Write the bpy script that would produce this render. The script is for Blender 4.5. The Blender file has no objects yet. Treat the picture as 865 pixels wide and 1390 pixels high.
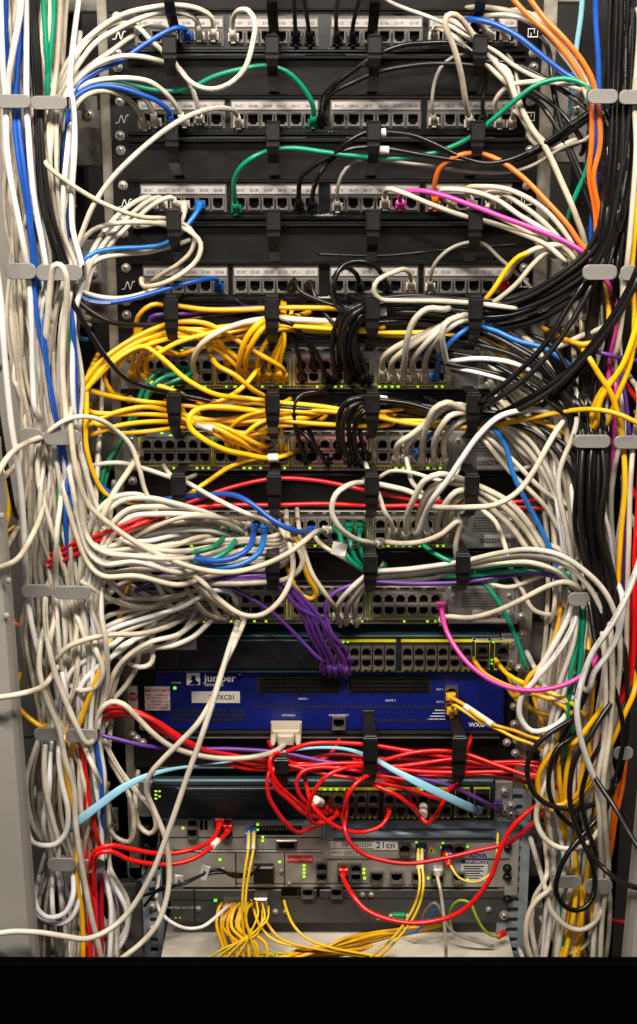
import bpy, math, random
from mathutils import Vector, Matrix
random.seed(7)
SC = bpy.context.scene
COL = SC.collection
# ------------------------------------------------------------------ camera
TH = math.radians(15.0); F = 1904.0; D0 = 1.646; CX, CY = 432.5, 695.0
CAMPOS = Vector((0.0, -D0, 1.50))
FW = Vector((0, math.cos(TH), -math.sin(TH))); UP = Vector((0, math.sin(TH), math.cos(TH))); RT = Vector((1, 0, 0))
def P(px, py, d=0.0):
    """point on the vertical plane d metres in front of the rack face"""
    v = FW + RT*((px-CX)/F) + UP*((CY-py)/F)
    t = (D0 - d)/v.y
    return CAMPOS + v*t
cam = bpy.data.cameras.new('camera'); camo = bpy.data.objects.new('camera', cam); COL.objects.link(camo)
camo.location = CAMPOS; camo.rotation_euler = (math.radians(90)-TH, 0, 0)
cam.sensor_fit = 'VERTICAL'; cam.sensor_height = 36; cam.lens = F/1390*36; cam.clip_end = 50; cam.clip_start = .05
SC.camera = camo
# ------------------------------------------------------------------ materials
def nm(name):
    m = bpy.data.materials.new(name); m.use_nodes = True
    n = m.node_tree.nodes; l = m.node_tree.links
    return m, n, l, n['Principled BSDF']
def mat(name, col, rough=.5, metal=0, var=.12, scale=40, bump=0.0, bscale=300, spec=.5, coat=0, stretch=None, dust=0, rvar=.12):
    m, n, l, b = nm(name)
    tc = n.new('ShaderNodeTexCoord'); mp = n.new('ShaderNodeMapping')
    l.new(tc.outputs['Object'], mp.inputs[0])
    if stretch: mp.inputs['Scale'].default_value = stretch
    nz = n.new('ShaderNodeTexNoise'); nz.inputs['Scale'].default_value = scale; nz.inputs['Detail'].default_value = 5
    l.new(mp.outputs[0], nz.inputs['Vector'])
    cr = n.new('ShaderNodeValToRGB')
    c = Vector(col)
    lo = [max(0, x*(1-var)) for x in c]; hi = [min(1, x*(1+var)) for x in c]
    cr.color_ramp.elements[0].position = .3; cr.color_ramp.elements[1].position = .7
    cr.color_ramp.elements[0].color = (*lo, 1); cr.color_ramp.elements[1].color = (*hi, 1)
    l.new(nz.outputs[0], cr.inputs[0])
    src = cr.outputs[0]
    if dust:
        n2 = n.new('ShaderNodeTexNoise'); n2.inputs['Scale'].default_value = 900; n2.inputs['Detail'].default_value = 2
        l.new(tc.outputs['Object'], n2.inputs['Vector'])
        mr = n.new('ShaderNodeMapRange'); mr.inputs[1].default_value = .66; mr.inputs[2].default_value = .8; mr.inputs[4].default_value = dust
        l.new(n2.outputs[0], mr.inputs[0])
        mx = n.new('ShaderNodeMixRGB'); l.new(mr.outputs[0], mx.inputs[0]); l.new(src, mx.inputs[1]); mx.inputs[2].default_value = (.35, .32, .28, 1)
        src = mx.outputs[0]
    l.new(src, b.inputs['Base Color'])
    mr2 = n.new('ShaderNodeMapRange'); mr2.inputs[3].default_value = max(.05, rough-rvar); mr2.inputs[4].default_value = min(1, rough+rvar)
    l.new(nz.outputs[0], mr2.inputs[0]); l.new(mr2.outputs[0], b.inputs['Roughness'])
    b.inputs['Metallic'].default_value = metal; b.inputs['Specular IOR Level'].default_value = spec
    b.inputs['Coat Weight'].default_value = coat
    if bump:
        n3 = n.new('ShaderNodeTexNoise'); n3.inputs['Scale'].default_value = bscale; l.new(mp.outputs[0], n3.inputs['Vector'])
        bp = n.new('ShaderNodeBump'); bp.inputs['Strength'].default_value = bump; bp.inputs['Distance'].default_value = .001
        l.new(n3.outputs[0], bp.inputs['Height']); l.new(bp.outputs[0], b.inputs['Normal'])
    return m
def emis(name, col, s):
    m, n, l, b = nm(name)
    b.inputs['Base Color'].default_value = (*col, 1); b.inputs['Emission Color'].default_value = (*col, 1)
    b.inputs['Emission Strength'].default_value = s
    return m
def cable_mat(name, col, rough=.27, ink=None, spec=.5, var=.1, grime=.25):
    """PVC jacket: slight colour drift and grime along the run, printed legend along one side"""
    m, n, l, b = nm(name)
    uv = n.new('ShaderNodeUVMap'); uv.uv_map = 'UVMap'
    sp = n.new('ShaderNodeSeparateXYZ'); l.new(uv.outputs[0], sp.inputs[0])
    tc = n.new('ShaderNodeTexCoord')
    nz = n.new('ShaderNodeTexNoise'); nz.inputs['Scale'].default_value = 22; nz.inputs['Detail'].default_value = 6; nz.inputs['Roughness'].default_value = .65
    l.new(tc.outputs['Object'], nz.inputs['Vector'])
    cr = n.new('ShaderNodeValToRGB'); e = cr.color_ramp.elements
    e[0].position = .3; e[1].position = .62
    e[0].color = (*[x*(1-grime) for x in col], 1); e[1].color = (*[min(1, x*(1+var*.3)) for x in col], 1)
    l.new(nz.outputs[0], cr.inputs[0])
    src = cr.outputs[0]
    def math_(op, a, bb):
        q = n.new('ShaderNodeMath'); q.operation = op
        for i, x in enumerate((a, bb)):
            if x is None: continue
            if isinstance(x, (int, float)): q.inputs[i].default_value = x
            else: l.new(x, q.inputs[i])
        return q.outputs[0]
    if ink:
        oi = n.new('ShaderNodeObjectInfo')
        ph = math_('MULTIPLY', oi.outputs['Random'], 1.0)
        tw = math_('MULTIPLY', sp.outputs[0], .25)                      # legend twists slowly round the jacket
        v = math_('FRACT', math_('ADD', math_('ADD', sp.outputs[1], ph), tw), None)
        band = math_('LESS_THAN', math_('ABSOLUTE', math_('SUBTRACT', v, .5), None), .05)
        let = n.new('ShaderNodeTexWhiteNoise'); let.noise_dimensions = '2D'
        cb = n.new('ShaderNodeCombineXYZ')
        l.new(math_('FLOOR', math_('MULTIPLY', sp.outputs[0], 1500), None), cb.inputs[0])
        l.new(math_('FLOOR', math_('MULTIPLY', v, 45), None), cb.inputs[1]); l.new(cb.outputs[0], let.inputs['Vector'])
        l1 = math_('GREATER_THAN', let.outputs[0], .42)
        wn = n.new('ShaderNodeTexWhiteNoise'); wn.noise_dimensions = '1D'
        l.new(math_('FLOOR', math_('MULTIPLY', sp.outputs[0], 75), None), wn.inputs['W'])
        l2 = math_('GREATER_THAN', wn.outputs[0], .35)
        wn2 = n.new('ShaderNodeTexWhiteNoise'); wn2.noise_dimensions = '1D'
        l.new(math_('ADD', math_('FLOOR', math_('MULTIPLY', sp.outputs[0], 6), None), math_('MULTIPLY', oi.outputs['Random'], 100)), wn2.inputs['W'])
        l3 = math_('GREATER_THAN', wn2.outputs[0], .5)
        k = math_('MULTIPLY', math_('MULTIPLY', band, l1), math_('MULTIPLY', l2, l3))
        k = math_('MULTIPLY', k, .75)
        mx = n.new('ShaderNodeMixRGB'); l.new(k, mx.inputs[0]); l.new(src, mx.inputs[1]); mx.inputs[2].default_value = (*ink, 1)
        src = mx.outputs[0]
    l.new(src, b.inputs['Base Color'])
    b.inputs['Roughness'].default_value = rough; b.inputs['Specular IOR Level'].default_value = spec
    n3 = n.new('ShaderNodeTexNoise'); n3.inputs['Scale'].default_value = 260; l.new(tc.outputs['Object'], n3.inputs['Vector'])
    bp = n.new('ShaderNodeBump'); bp.inputs['Strength'].default_value = .12; bp.inputs['Distance'].default_value = .0006
    l.new(n3.outputs[0], bp.inputs['Height']); l.new(bp.outputs[0], b.inputs['Normal'])
    return m
INK = (.05, .05, .07); BINK = (.06, .08, .3); WINK = (.7, .7, .7)
CM = {
 'W': [cable_mat('cable_ivory', (.63, .56, .445), ink=INK, grime=.5), cable_mat('cable_cream', (.70, .635, .52), ink=INK, grime=.42), cable_mat('cable_plain_ivory', (.56, .485, .37), grime=.45), cable_mat('cable_warm_grey', (.60, .55, .47), ink=INK, grime=.4)],
 'B': [cable_mat('cable_white', (.74, .73, .75), ink=BINK, grime=.15), cable_mat('cable_cool_white', (.70, .675, .65), ink=INK, grime=.25)],
 'Y': [cable_mat('cable_yellow', (.90, .50, .008), rough=.28, grime=.16), cable_mat('cable_amber', (.80, .40, .006), rough=.3)],
 'y': [cable_mat('fibre_yellow', (.85, .55, .02), rough=.3)],
 'U': [cable_mat('cable_blue', (.008, .075, .40), rough=.3, ink=WINK)],
 'u': [cable_mat('cable_sky', (.012, .15, .52), rough=.3)],
 'G': [cable_mat('cable_green', (.003, .22, .12), rough=.3)],
 'g': [cable_mat('cable_dark_green', (.005, .16, .07), rough=.33)],
 'K': [cable_mat('cable_black', (.006, .0055, .006), rough=.25, ink=(.14, .14, .14), spec=.4), cable_mat('cable_soft_black', (.009, .008, .008), rough=.33, spec=.4)],
 'R': [cable_mat('cable_red', (.78, .008, .008), rough=.25), cable_mat('cable_crimson', (.55, .006, .012), rough=.33)],
 'V': [cable_mat('cable_purple', (.12, .035, .28), rough=.33)],
 'M': [cable_mat('cable_magenta', (.66, .045, .32), rough=.33)],
 'O': [cable_mat('cable_orange', (.85, .16, .012), rough=.33)],
 'L': [cable_mat('cable_pale_blue', (.24, .50, .66), rough=.4, ink=INK)],
 'S': [cable_mat('cable_grey', (.30, .27, .235), rough=.4)],
 'E': [cable_mat('cable_earth', (.45, .55, .03), rough=.4)],
}
BLACK = mat('black_powder_steel', (.0055, .0045, .004), .40, .0, .3, 30, .25, 900, spec=.26, dust=.10)
BLACKG = mat('black_gloss_steel', (.007, .006, .006), .24, .2, .3, 20, dust=.15)
RINGM = mat('black_nylon', (.008, .007, .007), .36, 0, .25, 60, .2, 700, spec=.4, dust=.15)
DARK = mat('dark_cavity', (.008, .007, .007), .8)
STEEL = mat('galvanised_rail', (.30, .27, .22), .42, .5, .3, 60, .2, 200)
RAILB = mat('zinc_rail', (.42, .47, .52), .42, .45, .2, 70, .2, 300)
CHROME = mat('screw_steel', (.55, .52, .47), .32, .55, .15, 200)
GREY = mat('grey_powder_coat', (.22, .205, .185), .5, 0, .08, 9, .5, 700)
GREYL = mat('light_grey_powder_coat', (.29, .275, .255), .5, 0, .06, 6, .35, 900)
BRK = mat('bracket_grey', (.20, .19, .18), .42, 0, .07, 25, .5, 800)
SWF = mat('switch_steel', (.28, .255, .22), .42, .45, .12, 50, .15, 500)
SWM = mat('switch_module_grey', (.27, .265, .26), .45, .3, .1, 40, .15, 500)
SWC = mat('pinkish_bezel', (.36, .19, .16), .45, .3, .15, 50)  # pinkish brown tint for the third port group of the upper switches
CISB = mat('teal_grey_bezel', (.010, .013, .015), .42, .1, .25, 12, .5, 600)
CIST = mat('teal_lid', (.018, .050, .062), .42, .1, .15, 12)
JB = mat('royal_blue_paint', (.002, .010, .145), .38, .1, .12, 8, .12, 900)
DEVG = mat('warm_device_grey', (.36, .335, .30), .48, .15, .08, 25, .1, 600)
DEVD = mat('dark_device_grey', (.065, .065, .062), .5, .2, .15, 25, .2, 600)
BLUEG = mat('blue_grey_filler', (.22, .28, .35), .4, .2, .1, 25)
STRIP = mat('label_strip_paper', (.40, .375, .37), .45, 0, .1, 60, dust=.15)
PAPER = mat('sticker_white', (.70, .67, .62), .55, 0, .06, 60)
INKM = mat('black_ink', (.02, .02, .02), .6); WHT = mat('white_print', (.72, .72, .70), .5)
REDI = mat('red_print', (.55, .03, .03), .55); NAVY = mat('navy_print', (.02, .04, .22), .5)
YLINE = mat('yellow_line_print', (.72, .60, .02), .5)
KEY = mat('port_bezel_grey', (.13, .12, .11), .45, 0, .15, 90); HOLE = mat('port_inside', (.002, .002, .002), .9, spec=.1)
GOLD = mat('gold_contacts', (.20, .12, .03), .45, .9)
SHIELD = mat('port_shield', (.30, .27, .23), .35, .8, .2, 90)
CLEAR = mat('clear_plug_plastic', (.5, .47, .42), .2, 0, .2, 200, spec=.8)
LEDG = emis('led_green', (.16, .85, .02), 1.2); LEDY = emis('led_lime', (.42, .85, .02), 1.1); LEDOFF = mat('led_off', (.03, .03, .025), .3)
FLOORM = mat('dark_floor', (.004, .004, .004), .8); BAND_MAT = mat('added_plate_black', (.0006, .0006, .0006), .95, spec=.02)
# ------------------------------------------------------------------ object helpers
def link(name, me, parent=None, mats=None):
    o = bpy.data.objects.new(name, me); COL.objects.link(o)
    if mats and me is not None and len(me.materials) == 0:
        for m in mats: me.materials.append(m)
    if parent:
        o.parent = parent; o.matrix_parent_inverse = Matrix.Translation(-parent.location)
    return o
def empty(name, loc):
    o = bpy.data.objects.new(name, None); COL.objects.link(o); o.location = loc; o.empty_display_size = .02
    return o
def tag(o, label, cat, group=None, kind=None):
    if label: o['label'] = label
    if cat: o['category'] = cat
    if group: o['group'] = group
    if kind: o['kind'] = kind
    return o
class MB:
    def __init__(s): s.v = []; s.f = []; s.m = []; s.sm = []
    def face(s, pts, mi=0, sm=False):
        k = len(s.v); s.v += [Vector(p) for p in pts]; s.f.append(tuple(range(k, k+len(pts)))); s.m.append(mi); s.sm.append(sm)
    def box(s, a, b, mi=0, bev=0):
        x0, y0, z0 = [min(a[i], b[i]) for i in range(3)]; x1, y1, z1 = [max(a[i], b[i]) for i in range(3)]
        k = len(s.v)
        e = min(bev, (x1-x0)/3, (z1-z0)/3, (y1-y0)/2)
        if e <= 0:
            s.v += [Vector(p) for p in ((x0,y0,z0),(x1,y0,z0),(x1,y0,z1),(x0,y0,z1),(x0,y1,z0),(x1,y1,z0),(x1,y1,z1),(x0,y1,z1))]
            fs = [(0,1,2,3),(5,4,7,6),(4,0,3,7),(1,5,6,2),(3,2,6,7),(4,5,1,0)]
        else:   # front edges chamfered
            s.v += [Vector(p) for p in ((x0+e,y0,z0+e),(x1-e,y0,z0+e),(x1-e,y0,z1-e),(x0+e,y0,z1-e),
                    (x0,y0+e,z0),(x1,y0+e,z0),(x1,y0+e,z1),(x0,y0+e,z1),(x0,y1,z0),(x1,y1,z0),(x1,y1,z1),(x0,y1,z1))]
            fs = [(0,1,2,3),(4,5,1,0),(5,6,2,1),(6,7,3,2),(7,4,0,3),(8,4,7,11),(5,9,10,6),(7,6,10,11),(8,9,5,4),(9,8,11,10)]
        for f in fs: s.f.append(tuple(k+i for i in f)); s.m.append(mi); s.sm.append(False)
    def grid(s, xs, zs, hole, yf, yb, mi=0, mh=1, sides=None):
        """front plate at y=yf in cells; hole cells become pockets going back to yb"""
        nx, nz = len(xs)-1, len(zs)-1
        for i in range(nx):
            for j in range(nz):
                h = hole(i, j)
                q = lambda y: [(xs[i],y,zs[j]),(xs[i+1],y,zs[j]),(xs[i+1],y,zs[j+1]),(xs[i],y,zs[j+1])]
                s.face(q(yb if h else yf), mh if h else mi)
                if h:
                    for di, dj, a, b in ((-1,0,(xs[i],zs[j]),(xs[i],zs[j+1])),(1,0,(xs[i+1],zs[j+1]),(xs[i+1],zs[j])),(0,-1,(xs[i+1],zs[j]),(xs[i],zs[j])),(0,1,(xs[i],zs[j+1]),(xs[i+1],zs[j+1]))):
                        ii, jj = i+di, j+dj
                        if not (0 <= ii < nx and 0 <= jj < nz) or not hole(ii, jj):
                            s.face([(a[0],yf,a[1]),(b[0],yf,b[1]),(b[0],yb,b[1]),(a[0],yb,a[1])], mi if sides is None else sides)
    def tube(s, pts, rad, n=10, mi=0, cap=True, up=None):
        k = len(s.v); T = []
        for i in range(len(pts)):
            a = pts[max(i-1,0)]; b = pts[min(i+1,len(pts)-1)]; T.append((b-a).normalized())
        nrm = Vector((0,-1,.3)) if up is None else up
        for i, p in enumerate(pts):
            t = T[i]; nrm = (nrm - t*nrm.dot(t))
            nrm = nrm.normalized() if nrm.length > 1e-6 else t.orthogonal().normalized()
            bi = t.cross(nrm); r = rad[i] if isinstance(rad, list) else rad
            rr = r if isinstance(r, tuple) else (r, r)
            for j in range(n):
                a = 2*math.pi*j/n
                s.v.append(p + nrm*(math.cos(a)*rr[0]) + bi*(math.sin(a)*rr[1]))
        for i in range(len(pts)-1):
            for j in range(n):
                a = k+i*n+j; b = k+i*n+(j+1) % n
                s.f.append((a, b, b+n, a+n)); s.m.append(mi); s.sm.append(True)
        if cap:
            s.f.append(tuple(k+j for j in range(n))[::-1]); s.m.append(mi); s.sm.append(False)
            s.f.append(tuple(k+(len(pts)-1)*n+j for j in range(n))); s.m.append(mi); s.sm.append(False)
    def cyl(s, c, r, y0, y1, n=12, mi=0, dome=0):
        ring = [(math.cos(2*math.pi*j/n), math.sin(2*math.pi*j/n)) for j in range(n)]
        lv = [(r, y1), (r, y0)] + ([(r*.75, y0-dome*.7), (r*.3, y0-dome)] if dome else [])
        k = len(s.v)
        for rr, y in lv:
            for a, b in ring: s.v.append(Vector((c[0]+a*rr, y, c[2]+b*rr)))
        for i in range(len(lv)-1):
            for j in range(n):
                a = k+i*n+j; b = k+i*n+(j+1) % n; s.f.append((a, b, b+n, a+n)); s.m.append(mi); s.sm.append(dome > 0)
        s.f.append(tuple(k+(len(lv)-1)*n+j for j in range(n))); s.m.append(mi); s.sm.append(False)
    def mesh(s, name, mats, origin=None):
        me = bpy.data.meshes.new(name); o = origin or Vector((0,0,0))
        me.from_pydata([tuple(v-o) for v in s.v], [], s.f)
        for m in mats: me.materials.append(m)
        me.polygons.foreach_set('material_index', s.m); me.polygons.foreach_set('use_smooth', s.sm)
        me.update(); return me
    def build(s, name, mats, parent=None, origin=None):
        if not isinstance(mats, (list, tuple)): mats = [mats]
        if origin is None:
            c = sum(s.v, Vector((0,0,0)))/len(s.v); origin = c
        o = link(name, s.mesh(name, mats, origin)); o.location = origin
        if parent: o.parent = parent; o.matrix_parent_inverse = Matrix.Translation(-parent.location)
        return o
def put(me, name, loc, parent=None):
    o = bpy.data.objects.new(name, me); COL.objects.link(o); o.location = loc
    if parent: o.parent = parent; o.matrix_parent_inverse = Matrix.Translation(-parent.location)
    return o
def boxpx(mb, x0, y0, x1, y1, df=0.0, db=-.02, mi=0, bev=0, plane=0.0):
    """box whose front outline is the pixel rectangle on the plane `plane`; front at df, back at db (metres in front of the rack face)"""
    a = P(x0, y1, plane); b = P(x1, y0, plane)
    mb.box((a.x, -df, a.z), (b.x, -db, b.z), mi, bev)
def crom(pts, step=.006):
    """Catmull-Rom (centripetal) through the points, evenly enough sampled"""
    pp = [pts[0]*2-pts[1]] + pts + [pts[-1]*2-pts[-2]]
    out = []
    for i in range(1, len(pp)-2):
        p0, p1, p2, p3 = pp[i-1:i+3]
        def td(a, b): return max((b-a).length, 1e-5)**.5
        t0 = 0; t1 = t0+td(p0,p1); t2 = t1+td(p1,p2); t3 = t2+td(p2,p3)
        n = max(2, int((p2-p1).length/step))
        for j in range(n):
            t = t1+(t2-t1)*j/n
            A1 = p0*((t1-t)/(t1-t0))+p1*((t-t0)/(t1-t0)); A2 = p1*((t2-t)/(t2-t1))+p2*((t-t1)/(t2-t1)); A3 = p2*((t3-t)/(t3-t2))+p3*((t-t2)/(t3-t2))
            B1 = A1*((t2-t)/(t2-t0))+A2*((t-t0)/(t2-t0)); B2 = A2*((t3-t)/(t3-t1))+A3*((t-t1)/(t3-t1))
            out.append(B1*((t2-t)/(t2-t1))+B2*((t-t1)/(t2-t1)))
    out.append(pts[-1].copy())
    return out
def sweep_mesh(pts, r, mats, n=10, flat=None):
    mb = MB(); o = pts[0]
    mb.tube(pts, (r if flat is None else flat), n=n, up=Vector((0,-1,.3)))
    me = mb.mesh('jacket', mats, o)
    uv = me.uv_layers.new(name='UVMap')
    s = [0.0]
    for i in range(1, len(pts)): s.append(s[-1]+(pts[i]-pts[i-1]).length)
    data = []
    L = len(pts)-1
    for i in range(L):
        for j in range(n):
            data += [s[i], j/n, s[i], (j+1)/n, s[i+1], (j+1)/n, s[i+1], j/n]
    data += [0.0, 0.0]*(2*n)
    uv.data.foreach_set('uv', data)
    return me
FONT_CACHE = {}
def text(parent, s, px, py, h, m, d=.0008, name='lettering', align='CENTER', bold=0, sx=1.0, plane=0.0):
    """s: words; h: cap height in photograph pixels"""
    p = P(px, py, plane); k = (P(px, py+10, plane)-p).length/10
    cu = bpy.data.curves.new('t', 'FONT'); cu.body = s; cu.size = h*k/.7; cu.align_x = align; cu.align_y = 'CENTER'
    cu.offset = bold*k; cu.resolution_u = 3
    t = bpy.data.objects.new('t', cu); COL.objects.link(t)
    dg = bpy.context.evaluated_depsgraph_get(); dg.update()
    me = bpy.data.meshes.new_from_object(t.evaluated_get(dg)); bpy.data.objects.remove(t)
    me.transform(Matrix.Diagonal((sx, 1, 1, 1))); me.transform(Matrix.Rotation(math.radians(90), 4, 'X'))
    me.materials.clear(); me.materials.append(m)
    return put(me, name, Vector((p.x, -plane-d, p.z)), parent)
SOFTINK = mat('faded_ink', (.12, .11, .11), .6)
# ------------------------------------------------------------------ shared small meshes
def screw_mesh(r=.0042):
    mb = MB(); mb.cyl((0,0,0), r*1.28, -.0012, 0, 16, 0); mb.cyl((0,0,0), r, -.0042, -.001, 14, 0, dome=.0016)
    mb.box((-r*.55, -.0060, -r*.10), (r*.55, -.0050, r*.10), 1); mb.box((-r*.10, -.0061, -r*.55), (r*.10, -.0050, r*.55), 1)
    return mb.mesh('screw', [CHROME, DARK])
SCREW = screw_mesh()
BSCREW = SCREW.copy(); BSCREW.materials.clear(); BSCREW.materials.append(RINGM); BSCREW.materials.append(DARK)
def port_mesh(w, h, m_face, flip=False, notch=True, shield=False):
    """RJ45 jack: bezel, stepped opening, contacts"""
    mb = MB(); a = w*.40; b = w*.25; c = w*.14
    z = [-h/2, -h*.38, -h*.24, -h*.12, h*.38, h/2]
    if flip: z = [-q for q in reversed(z)]
    xs = [-w/2, -a, -b, -c, c, b, a, w/2]
    def hole(i, j):
        jj = 4-j if flip else j
        if jj == 3: return 1 <= i <= 5
        if jj == 2: return 1 <= i <= 5
        if jj == 1: return 2 <= i <= 4
        return False
    mb.grid(xs, z, hole, -.0012, .0046, 0, 1)
    for (xa_, za_, xb_, zb_) in ((-w/2, z[0], w/2, z[0]), (w/2, z[0], w/2, z[-1]), (w/2, z[-1], -w/2, z[-1]), (-w/2, z[-1], -w/2, z[0])):
        mb.face([(xa_, -.0012, za_), (xa_, .0050, za_), (xb_, .0050, zb_), (xb_, -.0012, zb_)])
    zt = (z[-2] if not flip else z[1])
    s = -1 if not flip else 1
    for k in range(8):
        x = -a*.78+k*(a*1.56/7)
        mb.box((x-.0002, .0012, zt+s*.0004), (x+.0002, .0042, zt+s*.0011), 2)
    # bezel rim
    for q in ((-w/2, z[0], w/2, z[0]+.0006), (-w/2, z[-1]-.0006, w/2, z[-1])):
        mb.box((q[0], -.0016, q[1]), (q[2], .0001, q[3]), 0)
    for x in (-w/2, w/2-.0006): mb.box((x, -.00155, z[0]+.0006), (x+.0006, .0001, z[-1]-.0006), 0)
    return mb.mesh('port', [m_face, HOLE, GOLD])
PM = {}
def port(parent, px, py, wpx, hpx, m, flip=False, d=.0):
    p = P(px, py); q = P(px+wpx, py+hpx); key = (round(wpx), round(hpx), m.name, flip, round(py/120))
    if key not in PM: PM[key] = port_mesh(q.x-p.x, p.z-q.z, m, flip)
    return put(PM[key], 'port', Vector((p.x, -d-.0043, p.z)), parent)
def led(parent, px, py, w=5, h=3.5, m=None, d=.0005):
    w *= .68; h *= .62
    mb = MB(); boxpx(mb, px-w/2, py-h/2, px+w/2, py+h/2, d+.0006, d-.0005)
    return mb.build('indicator_lamp', m or LEDY, parent)
def screw(parent, px, py, d=.0, me=None, s=1):
    p = P(px, py); o = put(me or SCREW, 'screw', Vector((p.x, -d, p.z)), parent)
    o.rotation_euler = (0, random.uniform(0, 1.5), 0); o.scale = (s, s, s); return o
def xat(px, pyref, py):
    """the pixel column at row py of the vertical line through (px, pyref)"""
    X = P(px, pyref).x; k = P(CX+100, py).x
    return CX+100*X/k
XL, XR = 151, 733
def ears(py): return xat(XL, 155, py), xat(XR, 155, py)
# ------------------------------------------------------------------ D rings
def ring_part(parent, px, ytop, ybot, w=18, d=.078, tail=26):
    A = P(px, ytop, d); Bm = P(px, ybot, d); k = (P(px+w/2, ytop, d)-A).x
    zt, zb = A.z, Bm.z
    path = [(0, zt-.006), (-.004, zt-.0015), (-d+.006, zt), (-d+.001, zt-.002), (-d, zt-.007), (-d, zb+.012), (-d+.003, zb+.004), (-d+.016, zb-.006), (-.02, zb-.020), (0, zb-.022)]
    mb = MB(); th = .0026
    # offset strap
    ins = []
    cy = -d*.45; cz = (zt+zb)/2
    for (y, z) in path:
        dy, dz = cy-y, cz-z; L = math.hypot(dy, dz); ins.append((y+dy/L*th, z+dz/L*th))
    n = len(path)
    for i in range(n-1):
        wi = k*(1.0 if i >= 2 and i <= 5 else .8); wj = k*(1.0 if i+1 >= 2 and i+1 <= 5 else .8)
        o0, o1, i0, i1 = path[i], path[i+1], ins[i], ins[i+1]
        def V(x, p): return (A.x+x, p[0], p[1])
        mb.face([V(-wi,o0), V(wi,o0), V(wj,o1), V(-wj,o1)][::-1]); mb.face([V(-wi,i0), V(wi,i0), V(wj,i1), V(-wj,i1)])
        mb.face([V(-wi,o0), V(-wj,o1), V(-wj,i1), V(-wi,i0)]); mb.face([V(wi,o0), V(wj,o1), V(wj,i1), V(wi,i0)][::-1])
    # latch tab over the front bar
    zm = zt-(zt-zb)*.5
    mb.box((A.x-k*1.12, -d-.0035, zm), (A.x+k*1.12, -d-.0002, zt+.001), 0, .0012)
    mb.box((A.x-k*.9, -d-.0035, zt+.0012), (A.x+k*.9, -d+.022, zt+.0034), 0, .0008)
    mb.box((A.x-k*1.0, -.0045, zt-.010), (A.x+k*1.0, -.0005, zt+.004), 0, .001)
    return mb.build('ring', RINGM, parent)
def cable_manager(y0, y1, rings, label, rtop, rbot, lip=True):
    xl, xr = ears((y0+y1)/2)
    root = empty('cable_manager', P((xl+xr)/2, (y0+y1)/2)); tag(root, label, 'cable manager', 'horizontal cable managers with ring guides')
    mb = MB(); h = y1-y0
    boxpx(mb, xl, y0+1, xr, y1-1, .0012, -.004)
    boxpx(mb, xl+22, y0+1.5, xr-22, y0+5, .012, 0, 0, .0012); boxpx(mb, xl+22, y1-5, xr-22, y1-1.5, .010, 0, 0, .0012)
    mb.build('back_panel', BLACK, root)
    for sx in (xl+11, xr-11):
        screw(root, sx, y0+h*.27, .0012)
    for x in rings: ring_part(root, x, rtop+(30 if x == 382 else 0), rbot+(4 if x == 382 else 0))
    return root
def panel(name, y0, y1, m, root, d=.0, back=-.03, x=None, bev=.001, part='face_plate'):
    xl, xr = x or ears((y0+y1)/2)
    mb = MB(); boxpx(mb, xl, y0, xr, y1, d, back, 0, bev)
    return mb.build(part, m, root)
# ------------------------------------------------------------------ patch panels
BLK = [[(193, 306), (316, 430), (450, 568), (579, 692)]]
def patch_panel(k, y0, y1, strip, ports, label, word, brand_y):
    xl, xr = ears((y0+y1)/2)
    root = empty('network_patch_unit', P((xl+xr)/2, (y0+y1)/2)); tag(root, label, 'patch panel', 'black patch panels at the top of the rack')
    panel('p', y0+.7, y1-.7, BLACKG, root, .001, -.012)
    mb = MB(); boxpx(mb, xl+24, y1-9, xr-24, y1-4, .009, 0, 0, .0012); mb.build('lip', BLACKG, root)
    n = 1
    for (a, b) in ((193, 306), (317, 431), (450, 568), (579, 693)):
        a = xat(a, 268, (strip[0]+ports[1])/2); b = xat(b, 268, (strip[0]+ports[1])/2)
        mb = MB(); boxpx(mb, a-2, strip[0]-4, b+2, strip[1]+1, .0042, 0, 0, .0006); boxpx(mb, a-2, ports[0]-2, b+2, ports[1]+3, .0035, -.001, 0, .0006)
        mb.build('jack_frame', KEY, root)
        mb = MB(); boxpx(mb, a, strip[0]+.2, b, strip[1]-1.2, .0052, .003); s = mb.build('label_strip', STRIP, root)
        p = (b-a)/6
        for i in range(6):
            port(root, a+p*(i+.5), (ports[0]+ports[1])/2, 17, 18.5, KEY, d=.0046)
            text(root, '%s-%02d' % (word, n), a+p*(i+.5), (strip[0]+strip[1])/2, 3.7, SOFTINK, .0056, bold=.05); n += 1
    for q in (.10, .93):
        for sx in (xl+12, xr-13): screw(root, sx, y0+(y1-y0)*q, .001)
    # maker's wave mark on the left ear, small box mark on the right ear
    c = xl+15; cy = (y0+y1)/2+2
    pts = [P(c+x, cy+yy) for x, yy in ((-9,5),(-5,4.5),(-3,-1),(-1,-5),(1,0),(2.5,5),(4.5,0),(6,-5),(9,-5.5))]
    mb = MB(); mb.tube([Vector((q.x, -.0014, q.z)) for q in crom(pts, .001)], .0007, 6); mb.build('logo', WHT, root)
    c = xr-14; cy -= 4
    mb = MB()
    for (x0_, z0_, x1_, z1_) in ((-7,-6,7,-4.8),(-7,5,7,6.2),(-7,-4.8,-5.8,5),(5.8,-4.8,7,5),(-3,0,-2,5),(1.5,-4.8,2.5,1)):
        boxpx(mb, c+x0_, cy+z0_, c+x1_, cy+z1_, .0018, 0)
    mb.build('mark', WHT, root)
    text(root, 'essential-6', 442, brand_y, 5.6, WHT, .0012, bold=.25)
    mb = MB()
    for a, b in ((xat(225,268,brand_y), 415), (470, xat(668,268,brand_y))): boxpx(mb, a, brand_y+5, b, brand_y+6.2, .0016, 0)
    mb.build('trim_line', WHT, root)
    return root
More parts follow.
